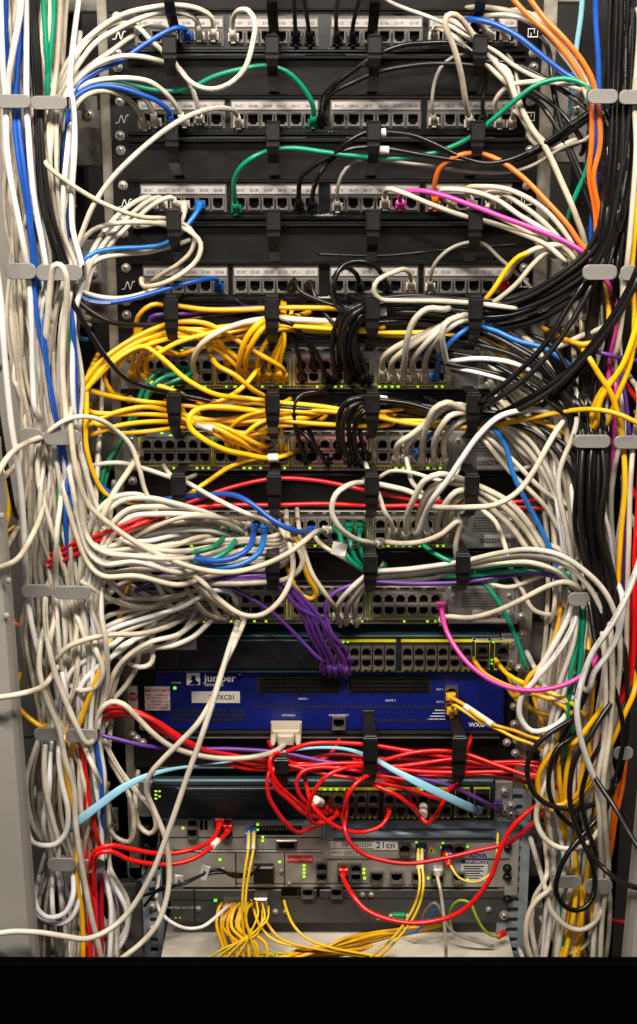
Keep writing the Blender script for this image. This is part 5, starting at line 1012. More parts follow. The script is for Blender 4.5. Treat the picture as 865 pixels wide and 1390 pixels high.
parse(vt+'''
V P- | 474,890 466,878,4.4 452,862,5.6 444,840,6 443,818,6 456,804,6 480,794,6 503,790,6 560,792,6 629,790,6.2 680,783,7 720,778,8.4 756,783,9.6 780,794,10 792,806,10 800,850,9.4 | purple cable curling up from the dark switch and away right along the lowest manager
V -- 3 | 290,792,4 330,806,4.6 368,830,5 400,860,5 425,885,4.6 436,896,4 | thin purple cable slanting down across the left half of the lowest switch
W P- 4 | 458,833 462,818,6 476,800,7 492,785,7 504,778,6.6 560,772,6.8 629,762,7.4 680,750,10 720,746,12 760,754,13.4 795,776,14 822,806,14 838,845,13.6 842,890,13 836,960,12 826,1040,11 820,1120,11 816,1200,10 | thick white cable on top of the wide arch to the right bundle
W P- 4 | 470,836 472,822,5.4 484,804,6.4 496,790,6.6 508,784,6 560,779,6.2 629,768,6.6 680,758,9 720,755,11 760,764,12.4 792,788,13 814,822,13 822,870,12.6 818,940,12 808,1020,11 800,1100,11 790,1200,9 | thick white cable under the top one in the wide arch to the right bundle
W -- 4 | 482,836,3.5 484,818,5.4 492,800,6 500,792,6 540,788,5.6 600,782,5.6 629,775,5.8 680,766,7.6 720,764,9 756,776,10 784,804,10.4 800,850,10.4 798,930,10 790,1010,9 | thick white cable lowest in the wide arch to the right bundle
B P- | 484,838 482,824,4.8 488,806,5.6 498,796,5.6 506,790,5.2 | white boot rightmost in the cluster on the lowest switch
W -P | 408,728,7 415,755,8 424,778,8.6 438,800,8.6 450,818,7.6 456,828,5 462,838,0 | white cable slanting down between the yellow hook and the white cluster
W -- | 440,742,5 470,760,5.4 500,778,5 | ivory cable slanting behind the green flag
W P- 4 | 597,836 606,838,5.4 640,838,7.6 676,829,9.4 712,812,10.8 742,797,11.4 765,790,11.6 782,794,11.6 790,804,11 | thick white cable bowing from the magenta plug up to the fourth right bracket
W -- | 660,790,6 690,797,7 715,790,8 750,775,9 780,762,9.6 | ivory cable dipping under the purple one at the lowest switch
M P- | 598,818 600,834,5.4 605,854,7.4 618,878,9 638,902,10.4 666,922,11.6 700,935,12.4 736,936,12.8 770,928,12.8 796,912,12.6 812,890,12.4 816,874,12 | long magenta cable sagging from the lowest switch in front of the dark switch
W P- 4 | 208,832 202,812,4.5 185,800,6 160,780,7.4 130,760,8.4 | ivory cable going up left from the lowest switch
W -P 4 | 112,790,11 128,800,11 148,812,11 176,822,10 204,824,9 225,822,6 238,818,0 | thick cream cable bulging right above the left end of the dark switch
W -- 4 | 205,828,5 186,820,8 166,806,9.4 148,790,10 130,775,10 | thick cream cable rising left from the lowest switch
B P- 4 | 216,826 206,834,5.6 180,852,8.6 152,876,10.4 124,892,11 102,906,11.2 92,924,11.2 91,945,10.6 93,970,9.6 92,1040,9 | bluish white cable sweeping left below the lowest switch, upper
B P- 4 | 228,828 218,838,5.6 192,860,8.8 160,886,10.6 132,906,11.2 112,930,11.4 107,955,11 109,985,9.8 110,1060,9 | bluish white cable sweeping left below the lowest switch, lower
W P- 3.8 | 242,826 236,836,5.6 205,858,8.6 165,878,10.2 146,900,10.4 136,930,10.2 132,960,9.8 130,1020,8.6 | ivory cable third of those sweeping left below the lowest switch
W P- 4 | 262,830 252,838,6 225,852,9.4 190,861,11.4 150,862,12.4 116,868,12.8 90,880,12.6 76,896,12 | long cream cable lying nearly level left of the dark switch
W P- 4 | 280,830 268,842,6 240,862,8.8 205,872,10.4 176,888,10.6 156,912,10.4 144,950,9.8 140,990,9 136,1080,8.6 | ivory cable fifth of those sweeping left below the lowest switch
W P- 4 | 296,832 286,844,6 262,864,8.4 232,878,9 205,880,9.4 180,890,9.4 165,905,9 150,950,8.6 | ivory cable sixth of those sweeping left below the lowest switch
B P- | 270,818 264,834,5 250,855,7.4 232,872,8.6 214,880,9 196,884,8.6 | bluish white cable with print between the cream ones left of the dark switch
W P- 4 | 224,834 214,850,6.6 204,870,8 208,890,9 204,902,9.4 190,906,9.4 174,900,9 160,890,8.6 | ivory cable curling in a small hook above the blue appliance's left end
W P- 3.8 | 210,836 198,856,6.6 190,880,8 186,905,8.4 172,930,8.4 150,955,8.4 136,985,8 | ivory cable falling steeply beside the red warning sign
W -- 4 | 130,880,12 138,900,12.4 140,915,12.4 130,932,12 112,938,12 98,932,11 | short ivory loop turning back at the left bundle beside the blue appliance
W P- 3.8 | 310,832 296,840,5 276,830,7 262,812,8 252,795,8 240,778,7 | ivory cable arching up from the lowest switch behind the first ring
W P- 4 | 322,826 300,822,5.4 278,806,8 258,786,9.4 240,768,10 220,760,9.6 180,760,9 | thick ivory cable going up left from the lowest switch towards the third
W -- 4 | 392,735,8 398,760,9 393,790,10 378,818,10.6 356,834,10.8 334,836,10.8 312,826,10.6 290,806,10.4 272,788,10 250,776,9.6 215,772,9 180,768,8.8 | thick cream cable making the wide U in front of the lowest switch
W -- 4 | 388,728,7 404,742,8 412,760,8.4 405,775,8.4 392,785,8 370,790,6.5 300,792,6.4 240,788,6.4 | ivory cable passing level behind the second ring under the third switch
W P- 4.2 | 331,830 331,842,5.5 320,870,9 304,905,11 290,945,12.4 270,980,13.4 243,1008,14 220,1032,14 203,1052,13.6 200,1075,13 210,1100,12.4 224,1136,12.4 230,1180,12.6 226,1220,13.4 212,1256,14.4 190,1282,15 166,1300,16 140,1320,16 | long cream cable crossing the blue appliance, curving left at its foot
W P- 4.2 | 324,838 322,850,6 312,880,10 298,925,12.4 286,965,13.6 272,1005,14.4 257,1048,15 240,1098,15.6 222,1147,16 206,1186,16.6 187,1220,17 166,1248,18 146,1264,19 118,1275,20.5 84,1271,21.6 52,1266,22.4 20,1265,22.6 -15,1266,22.6 | long cream cable crossing the blue appliance and leaving at the lower left edge
W -- 4 | 60,592,12 44,598,13.5 20,612,18 4,632,22 -12,660,23 | cream cable looping out over the left edge by the third bracket
W -- 3.8 | 66,600,5 62,650,9 56,700,13 28,755,18 14,765,20 -5,770,22.5 | cream cable end leaving over the grey post at the left edge
W -- 4 | -15,946,22.5 12,945,22.5 34,941,22 52,934,19 66,925,14 78,905,12 | cream cable crossing the lower left post
W P- 4.4 | 388,1002 386,1012,4.5 372,1021,7 345,1028,8.6 300,1030,9 262,1024,9.4 230,1012,9.8 205,994,10.4 185,972,10.8 168,956,11 152,952,11 138,962,11 130,985,10.4 128,1030,9.6 | cream serial cable sagging from the big beige connector to the left bundle

''', 'cables at the lowest switch and the blue appliance')
# pale blue flat cable: two runs that make one flat ribbon
FP = [(92, 1126, 12, 5.1), (110, 1112, 13, 5.3), (136, 1092, 13, 4.8), (166, 1070, 12.5, 4.6), (200, 1053, 11.5, 3.2), (240, 1043, 9.6, 2), (290, 1037, 8, 1.3), (336, 1030, 7, 1.3), (382, 1021, 6.4, 1.6), (430, 1015, 6.8, 1.8), (470, 1017, 6.8, 2.2), (503, 1028, 6.6, 2.8), (540, 1048, 8.4, 3.6), (575, 1066, 9, 5), (610, 1083, 8, 5.1), (638, 1096, 5.5, 5.4), (655, 1101, 2, 5.3)]
fc = crom([P(x, y, d/100) for x, y, d, w in FP], .006)
fw = []
ctl = [P(x, y, d/100) for x, y, d, w in FP]
for q in fc:
    ds = sorted((( (q-p).length, FP[i][3]) for i, p in enumerate(ctl)))[:2]; s_ = ds[0][0]+ds[1][0]+1e-6
    fw.append((.0011, (ds[0][1]*ds[1][0]+ds[1][1]*ds[0][0])/s_/1000))
mb = MB(); mb.tube(fc, fw, n=12, up=Vector((0, -1, .3))); fo = mb.build('flat_cable', mat('pale_blue_jacket', (.24, .50, .66), .4, 0, .12, 40)); tag(fo, 'flat pale blue cable slanting across the lower dark switch behind the crossing cables', 'cable')
parse('''
R -- | 126,974,10 146,966,10.4 172,966,10.6 204,976,10.6 240,1000,10 272,1016,9 320,1026,7.6 382,1036,6.6 440,1050,6.6 503,1060,6.6 560,1072,6 600,1085,5 | red cable crossing the foot of the blue appliance, front strand
R -- | 124,970,9.4 150,962,9.8 180,964,10 214,980,9.8 250,1004,9.2 290,1022,8 340,1036,6.8 400,1040,6.4 460,1036,6.6 503,1037,6.6 560,1046,6.4 624,1048,6.6 690,1048,8 745,1052,9 | red cable crossing the foot of the blue appliance, second strand
R -- | 130,980,9.4 160,970,9.6 196,978,9.6 230,998,9 270,1020,8 330,1042,6.6 382,1044,6.2 440,1042,6.6 503,1036,6.2 570,1020,6.6 624,1022,6.4 680,1040,8 730,1056,9 | red cable crossing the foot of the blue appliance, third strand
R -- | 382,1022,6 420,1010,6.6 460,1008,6.6 503,1011,6.4 550,1018,6.2 600,1026,6.2 624,1030,6.2 690,1044,7.4 745,1060,8.6 | red cable highest in the red sheaf on the right
R -- | 400,1030,5.4 460,1024,5.6 503,1030,5.6 560,1030,5.6 624,1036,5.8 690,1034,7 745,1032,8 | red cable second highest in the red sheaf on the right
R -- | 503,1048,5.6 560,1042,5.6 624,1042,5.8 690,1036,7 745,1040,8 | red cable in the middle of the red sheaf on the right
R -- | 540,1050,5 590,1054,5.4 624,1054,5.8 660,1052,6.4 700,1058,7 735,1066,8 | red cable low in the red sheaf on the right
R P- | 430,1090 418,1098,4.5 396,1082,6.6 376,1062,8 366,1040,8.4 368,1028,8 376,1022,7 400,1036,6 440,1030,6 | red cable hanging over the left ring, inner
R -- | 376,1030,6.6 364,1052,8.4 364,1078,9 376,1102,9 392,1122,8.6 404,1130,8 420,1126,7 436,1112,5.6 | red cable hanging in the lowest bow under the left ring
R P- | 441,1092 436,1108,5.4 414,1104,7.4 392,1086,8 372,1066,8.4 372,1044,8 384,1034,6.6 | red cable second bow under the left ring
R P- | 450,1090 440,1104,5.4 424,1096,7 408,1080,8 402,1062,8 410,1048,7.6 432,1042,7 470,1044,6.6 503,1050,6.4 560,1058,6 | red cable with white sleeve making the leftmost loop on the lower dark switch
R P- | 458,1092 450,1112,6 428,1118,7.4 418,1104,8.6 426,1076,9.4 444,1054,9.4 470,1042,8.6 503,1040,6.8 540,1040,6.4 600,1032,6.2 624,1028,6.4 | red cable looping wide across the left half of the port field
R P- | 466,1094 466,1116,6.4 468,1098,8.8 474,1076,9.4 490,1058,8.6 508,1052,6.8 540,1062,6 | red cable arching from the red cluster to the middle ring
R P- | 526,1088 528,1104,5.4 518,1120,6.8 496,1130,7.6 466,1126,8.4 440,1110,9 424,1092,9 | red cable hanging from a single plug in the middle of the lower dark switch
R -P | 510,1066,6.6 536,1078,7.4 556,1092,7 568,1104,5.6 574,1096,0 | red cable dropping right to the white sleeved plug
R -- | 572,1110,5 580,1117,5.4 592,1106,6 602,1088,6.2 612,1070,6.2 626,1058,6 | red cable rising from the white sleeved plug to the right ring
R -- 3.6 | 470,1104,6.4 468,1124,8.6 474,1142,9.4 492,1158,9.8 520,1168,10 556,1172,10 600,1166,10 650,1154,10 690,1144,10.4 712,1128,10.6 730,1110,10.6 744,1092,10 | red cable sagging in front of the 21cn sticker
R P- 3.8 | 466,1177 467,1194,5.4 478,1214,8 496,1234,9.4 524,1248,10.4 556,1253,11 590,1251,11.2 622,1240,11.4 650,1216,11.6 668,1186,11.8 680,1150,11.8 694,1124,11.6 716,1102,11.2 744,1082,10.6 | thick red cable making the biggest low bow in front of the lowest devices
R P- 3.8 | 299,1110 298,1120,4.5 288,1140,7.4 266,1152,9.4 236,1158,10.6 206,1158,11.4 176,1153,12.4 150,1148,13.6 132,1154,13.8 121,1176,12.6 119,1220,11 122,1320,10 | red cable bowing left from the lower router, upper
R P- 3.8 | 310,1118 304,1134,5.4 288,1150,8 262,1166,10 232,1173,11 204,1173,11.8 174,1166,12.8 150,1156,13.8 134,1158,14 128,1180,12.8 130,1230,11 132,1320,10 | red cable bowing left from the lower router, lower with a white sleeve
V -P | 134,996,10 160,1004,10 200,1012,9.4 250,1016,8.4 310,1017,7.4 382,1022,6.4 440,1034,6.4 503,1042,6.4 560,1054,6 614,1068,6 650,1084,5.4 668,1094,4 674,1088,0 | long purple cable crossing below the blue appliance to a purple plug at the right end
y -- 1.7 | 338,1128,2.4 337,1150,4 333,1180,5.4 329,1215,6 329,1250,6.4 336,1290,6.6 342,1330,6.6 | thin yellow fibre, left one of the pair under the blue plug
y -- 1.7 | 345,1128,2.4 344,1152,4 339,1182,5.6 334,1215,6.4 334,1250,6.8 346,1290,7 354,1330,7 | thin yellow fibre, right one of the pair under the blue plug
y -- 1.7 | 568,1152,2.4 568,1176,4 570,1196,5.4 566,1220,6.4 554,1246,6.8 534,1272,7 508,1296,7 480,1320,7 | thin yellow fibre under the sticker, left one of the pair
y -- 1.7 | 573,1152,2.4 573,1176,4 575,1198,5.6 571,1222,6.6 560,1248,7 540,1274,7.2 516,1298,7.4 490,1320,7.4 | thin yellow fibre under the sticker, right one of the pair
y -- 1.5 | 606,1158,2.4 612,1176,4 624,1192,5 644,1198,5.4 662,1190,5.2 672,1174,4.4 675,1150,3 676,1130,2 | slim yellow fibre with a red boot curling round the spec sticker
W P- 2.6 | 594,1177 594,1190,4.5 598,1210,6.4 602,1240,7 604,1270,7.2 606,1320,7.2 | cream console cable hanging straight down right of centre
B -- 2.8 | 214,1205,3 212,1220,6 218,1238,9 232,1252,10.4 252,1260,10.4 274,1258,10 292,1246,8.6 306,1233,6 314,1228,3 | white cable sagging at the left of the dark chassis
E -- 1.8 | 614,1264,2 611,1248,3 613,1232,4.4 624,1222,5 638,1226,5.4 646,1244,5.4 656,1260,5 668,1270,4 682,1270,2.4 | yellow green earth wire ending in a red lug on the zinc rail
S -- 2.2 | 572,1256,2 578,1236,3.4 590,1226,4 600,1240,4 612,1262,4 640,1276,4 670,1284,3.6 | dark grey power lead curling behind the console cable
u -- 1.6 | 545,1262,2 560,1266,3 580,1250,3.6 592,1232,3.6 600,1228,3 | thin blue wire beside the console cable
K -- 2.2 | 352,1176,2.6 340,1188,4 318,1190,5 296,1180,6 280,1184,6.4 250,1200,7 220,1205,7.4 196,1230,7.4 | black power lead running left from the black socket
K -- 2.6 | 212,1100,5 216,1140,6.4 206,1170,7.4 190,1195,8 176,1190,8.6 174,1168,8.6 | black lead hanging beside the zinc rail at lower left
K -- 2 | 180,1220,7 230,1205,7 290,1185,5 330,1187,4 | thin black lead under the power lead
Y -P 2.6 | 744,1004,10.4 720,1000,9.6 700,992,9 672,984,8.4 648,972,7 628,956,5 614,948,4 611,941,0 | yellow and white sleeved cable, upper of the pair in the blue appliance
Y -P 2.6 | 744,1022,10.4 722,1010,10 700,1002,9.4 676,990,8.4 652,980,7 632,966,5.6 616,958,4.4 612,960,0 | yellow and white sleeved cable, lower of the pair in the blue appliance
Y -- | 660,916,6 686,929,8.4 716,940,10 744,948,11 764,958,11.6 780,972,11.6 | yellow cable beside the dark switch, lower of two slanting right
Y -- | 690,916,6 712,927,8.4 736,936,10.4 760,946,11.4 778,956,11.8 792,970,11.6 | yellow cable beside the dark switch, upper of two slanting right
Y -- | 708,948,7 722,962,8.4 740,970,9.4 756,974,9.6 | short amber cable end right of the blue appliance
''', 'cables in front of the lower dark switch and devices')
# white sleeves and flags on cables, the blue LC plugs, the serial hood and the red lug
def sleeve(p0, p1, r, label, cat='cable sleeve', m=PAPER, name='sleeve'):
    a, b = P(*p0), P(*p1); mb = MB(); c = crom([a, a.lerp(b, .5), b], .004); mb.tube(c, r, 12)
    o = mb.build(name, m); tag(o, label, cat); return o
sleeve((511, 181, .066), (524, 179.5, .066), .0046, 'white sleeve on the upper black cable right of the third ring')
sleeve((512, 203.5, .061), (528, 204, .061), .0046, 'white sleeve on the lower black cable right of the third ring')
sleeve((514, 423.5, .0605), (525, 423, .0605), .0050, 'white sleeve on a black cable above the first switch')
sleeve((514, 542, .0615), (525, 543.5, .0610), .0052, 'white sleeve on a black cable above the second switch')
sleeve((294, 547.5, .061), (318, 549, .059), .0044, 'white sleeve on the slanting black cable above the second switch')
sleeve((268, 575.5, .068), (290, 582, .0755), .0046, 'white sleeve on the yellow cable crossing the big yellow loop')
sleeve((364, 621.5, .049), (378, 621, .05), .0048, 'white sleeve at the end of the yellow cable under the second switch')
sleeve((383, 603, .02), (383, 593, .04), .0046, 'white boot on the short yellow stub by the second ring')
sleeve((631, 958.5, .052), (669, 984, .083), .0040, 'long white sleeve on the yellow pair at the blue appliance')
sleeve((574, 1107, .047), (575, 1094, .03), .0058, 'white sleeve on the red plug near the right of the lower dark switch')
sleeve((436, 1090, .05), (428, 1086, .06), .0058, 'white sleeve in the cluster of red plugs')
sleeve((288, 1149, .081), (296, 1141, .068), .0046, 'white sleeve on the lower red cable at the router')
for i, (x, xb, y) in enumerate(((338, 335, 1132), (345, 342, 1132), (568, 567, 1158), (573, 572.5, 1158))):
    sleeve((x, y, .022), (x-1 if i < 2 else x, y+22, .042), .0026, ('left', 'right')[i % 2]+(' white boot under the blue fibre plug of the router' if i < 2 else ' white boot of the fibres under the 21cn sticker'))
mb = MB()
for x in (337.5, 345.5): boxpx(mb, x-3.4, 1120, x+3.4, 1134, .022, .004, 0, .001)
boxpx(mb, 334, 1122, 349, 1128, .0205, .004); o = mb.build('fibre_plug', CM['u'][0]); tag(o, 'bright blue double fibre plug in the router', 'plug')
mb = MB(); boxpx(mb, 565, 1144, 577, 1158, .020, .006, 0, .001); boxpx(mb, 567, 1141, 575, 1145, .017, .006); o = mb.build('fibre_plug', NAVY); tag(o, 'dark blue double fibre plug beside the laser warning triangle', 'plug')
mb = MB(); boxpx(mb, 600, 1148, 612, 1160, .020, .006, 0, .001); boxpx(mb, 602, 1145, 610, 1149, .017, .006); o = mb.build('fibre_plug', CM['V'][0]); tag(o, 'violet fibre plug right of the laser warning triangle', 'plug')
sleeve((604, 1158, .020), (610, 1176, .040), .0036, 'red boot under the violet fibre plug', m=CM['R'][0])
sleeve((676, 1271, .030), (685, 1266, .022), .0042, 'red lug of the earth wire on the zinc rail', 'cable lug', m=CM['R'][0])
# flag label on the green cable
mb = MB(); c = P(460, 745, .076); mb.box((c.x-.008, c.y-.0006, c.z-.0075), (c.x+.009, c.y+.0006, c.z+.0075)); o = mb.build('flag_label', PAPER); o.rotation_euler = (0, math.radians(12), 0); tag(o, 'white paper flag on the left green cable under the third switch', 'cable label')
# serial connector with thumb screws
sr = empty('serial_connector', P(389, 990)); tag(sr, 'beige serial connector hood with two thumb screws on the blue appliance', 'connector')
BE = mat('beige_plastic', (.40, .345, .26), .5, 0, .08, 60)
c = P(389, 984)
mb = MB(); mb.box((c.x-.0175, -.036, c.z-.0085), (c.x+.0175, -.006, c.z+.0085), 0, .002); mb.box((c.x-.010, -.048, c.z-.0075), (c.x+.010, -.035, c.z+.007), 0, .002); mb.build('hood', BE, sr)
mb = MB(); mb.box((c.x-.0195, -.010, c.z-.0075), (c.x+.0195, -.0055, c.z+.0078), 0, .001); mb.build('shell', BE, sr)
for s in (-1, 1):
    mb = MB(); mb.cyl((c.x+s*.0155, 0, c.z-.001), .0036, -.050, -.0095, 14, 0, dome=.001); mb.cyl((c.x+s*.0155, 0, c.z-.001), .0026, -.057, -.050, 12, 0, dome=.001); mb.build('thumb_screw', BE, sr)
# bunch of yellow fibres falling in front of the chassis and the yellow fan on the shelf
for i in range(8):
    x = 293+i*6.2+random.uniform(-2, 2); xb = 298+i*8+random.uniform(-8, 8)
    pts = [P(x+8, 1226, .02), P(x+random.uniform(-1, 3), 1236, .045), P(x-2+random.uniform(-3, 3), 1258, .06), P(xb+3, 1282, .066), P(xb+9+random.uniform(-6, 6), 1304, .07), P(xb+16, 1330, .07)]
    cable('Y', pts, 'thick yellow cable in the bunch hanging in front of the dark chassis', r=.0026, group='yellow cables bunched at the foot of the rack')
for i in range(4):
    x = 344+i*3
    pts = [P(x+(4, 9, 15, 3)[i], 1222+i*4, .03), P(x+(6, 12, 12, 2)[i], 1244+i*3, .06), P(x-(2, 0, 6, 4)[i], 1262+i*2, .066), P(334-i*9, 1280+i*2, .07), P(318-i*14, 1304, .072)]
    cable('y', pts, name='fibre_cable', label='thin yellow fibre fanning out over the yellow bunch', r=.0013, group='thin fibres over the yellow bunch')
for i in range(14):
    y = 1262+i*3.6; jj = lambda a: random.uniform(-a, a)
    pts = [P(610-i*4, 1252+i*2.2, -.02), P(560-i*5, 1258+i*2.6+jj(3), .0), P(510+jj(8), 1264+i*2.8+jj(3), .015+jj(.005)), P(468, 1276+i*2+jj(3), .04+jj(.008)), P(430-i*6+jj(10), 1289+i*1.4+jj(3), .056), P(400-i*5, 1302+i, .06), P(376-i*4, 1316, .062)]
    cable('Y', pts, 'yellow cable in the flat fan lying on the pale shelf top', r=.0025, group='yellow cables fanned on the shelf')
for i, (a_, b_, c_) in enumerate(((354, 372, 440), (366, 384, 460), (400, 420, 500))):
    pts = [P(a_, 1258, .05), P(b_, 1276, .06), P(c_, 1290+i*3, .06), P(c_+90, 1302, .05)]
    cable('Y', pts, 'yellow cable slanting right over the shelf, %s of three' % VL[i], r=.0022, group='yellow cables slanting over the shelf')
mb = MB(); boxpx(mb, 305, 1215, 332, 1236, .030, .004, 0, .003); boxpx(mb, 346, 1207, 364, 1226, .024, .004, 0, .002)
for x in (309, 318, 327): boxpx(mb, x-3, 1230, x+3, 1242, .036, .012, 0, .001)
o = mb.build('connector_block', SHIELD); tag(o, 'dull metal connector block above the yellow bunch', 'connector')
# cable tie tags
for (x, y, a) in ((277, 1185, 18), (243, 1198, 5)):
    c = P(x, y, .065); mb = MB(); mb.box((-.0055, -.001, -.010), (.0055, .001, .010), 0, .0005); mb.box((-.001, -.0014, -.004), (.001, -.0008, .004), 1)
    o = mb.build('tie_label', [PAPER, INKM]); o.location = c; o.rotation_euler = (0, math.radians(a), 0); tag(o, 'small cream tag on the black power lead, '+('larger one' if x > 260 else 'smaller one further left'), 'cable label')
# ------------------------------------------------------------------ vertical bundles
LEV = [-60, 0, 70, 138, 195, 255, 310, 370, 430, 520, 591, 650, 725, 801, 865, 930, 996, 1060, 1115, 1172, 1230, 1330]
LA  = [4, 4, 4, 6, 8, 8, 10, 14, 16, 22, 30, 28, 30, 40, 38, 44, 54, 46, 48, 66, 62, 66]
LZ  = [78, 78, 82, 100, 96, 94, 96, 116, 108, 106, 108, 120, 122, 122, 132, 136, 134, 146, 144, 142, 150, 152]
RA  = [815, 815, 815, 812, 806, 803, 800, 796, 786, 772, 778, 764, 768, 772, 764, 752, 745, 745, 748, 752, 742, 728]
RZ  = [868, 868, 866, 862, 862, 864, 866, 870, 868, 862, 868, 866, 866, 866, 866, 862, 858, 852, 846, 832, 830, 822]
RB_ = random.Random(5)
def level(tab, y):
    for i in range(len(LEV)-1):
        if LEV[i] <= y <= LEV[i+1]:
            f = (y-LEV[i])/(LEV[i+1]-LEV[i]); return tab[i]+(tab[i+1]-tab[i])*f
    return tab[-1]
BKT = (138, 370, 591, 801, 996, 1172)
def strand(side, col, u0, u1, y0, y1, d, r, label, group, wob=.09, slack=0, mi=None, ends=None, name='patch_cable'):
    A, Z = (LA, LZ) if side < 0 else (RA, RZ)
    ys = [y for y in LEV if y0 < y < y1]; ys = [y0]+ys+[y1]
    pts = []; ph = RB_.uniform(0, 6); lam = RB_.uniform(280, 620)
    for y in ys:
        f = (y-y0)/(y1-y0); near = min(abs(y-b) for b in BKT); tight = near < 25
        u = u0+(u1-u0)*f + wob*math.sin(ph+y/lam*6.28) + RB_.uniform(-.035, .035)
        u = min(1.0, max(0, u)) if tight else min(1.12, max(-.10, u))
        x = level(A, y)+(level(Z, y)-level(A, y))*u
        dd = d + (0 if tight else slack*RB_.uniform(-.3, 1))
        yy = min(y, 1328)
        pts.append(P(x, yy, min(dd, .116) if tight else dd))
    if y0 > 20: q = pts[0]; pts.insert(0, Vector((q.x+.003, -.012, q.z+.13)))
    if y1 < 1300: q = pts[-1]; pts.append(Vector((q.x+.003, -.012, q.z-.13)))
    return cable(col, pts, label, r=r, group=group, mi=mi, name=name, n=8, step=.010)
GL = 'white cables hanging down the left side'; LL = 'off-white cable hanging among many alike in the left side bundle'
specs = []
for k in range(40):
    u = (k+.5)/40; u = (u*13.7) % 1.0
    specs.append(u)
for k, u in enumerate(specs):
    lay = .05+.061*((k*7) % 40)/40
    y0 = -55 if k % 3 else RB_.choice((-55, 150, 300)); y1 = 1328 if k % 5 else RB_.choice((1000, 1180, 1328))
    if u > .55 and y0 < 0 and k % 2: y0 = RB_.choice((120, 160, 210))
    colr = 'B' if (k % 4 == 1) else 'W'
    strand(-1, colr, u, min(1, max(0, u+RB_.uniform(-.3, .3))), y0, y1, lay, RB_.uniform(.0030, .0039), LL, GL, slack=.012)
# extra slack loops between the brackets at left
for k in range(16):
    b = (996, 801, 801, 996, 996, 1172)[k % 6]; y0 = b-RB_.uniform(40, 190)
    u = RB_.uniform(.0, 1)
    strand(-1, 'W' if k % 3 else 'B', u, RB_.uniform(0, 1), y0-160, b+RB_.uniform(140, 330), .075+.035*RB_.random(), .0038, 'off-white cable crossing over others in the lower left bundle', 'crossing cables in the lower left bundle', wob=.22, slack=.03)
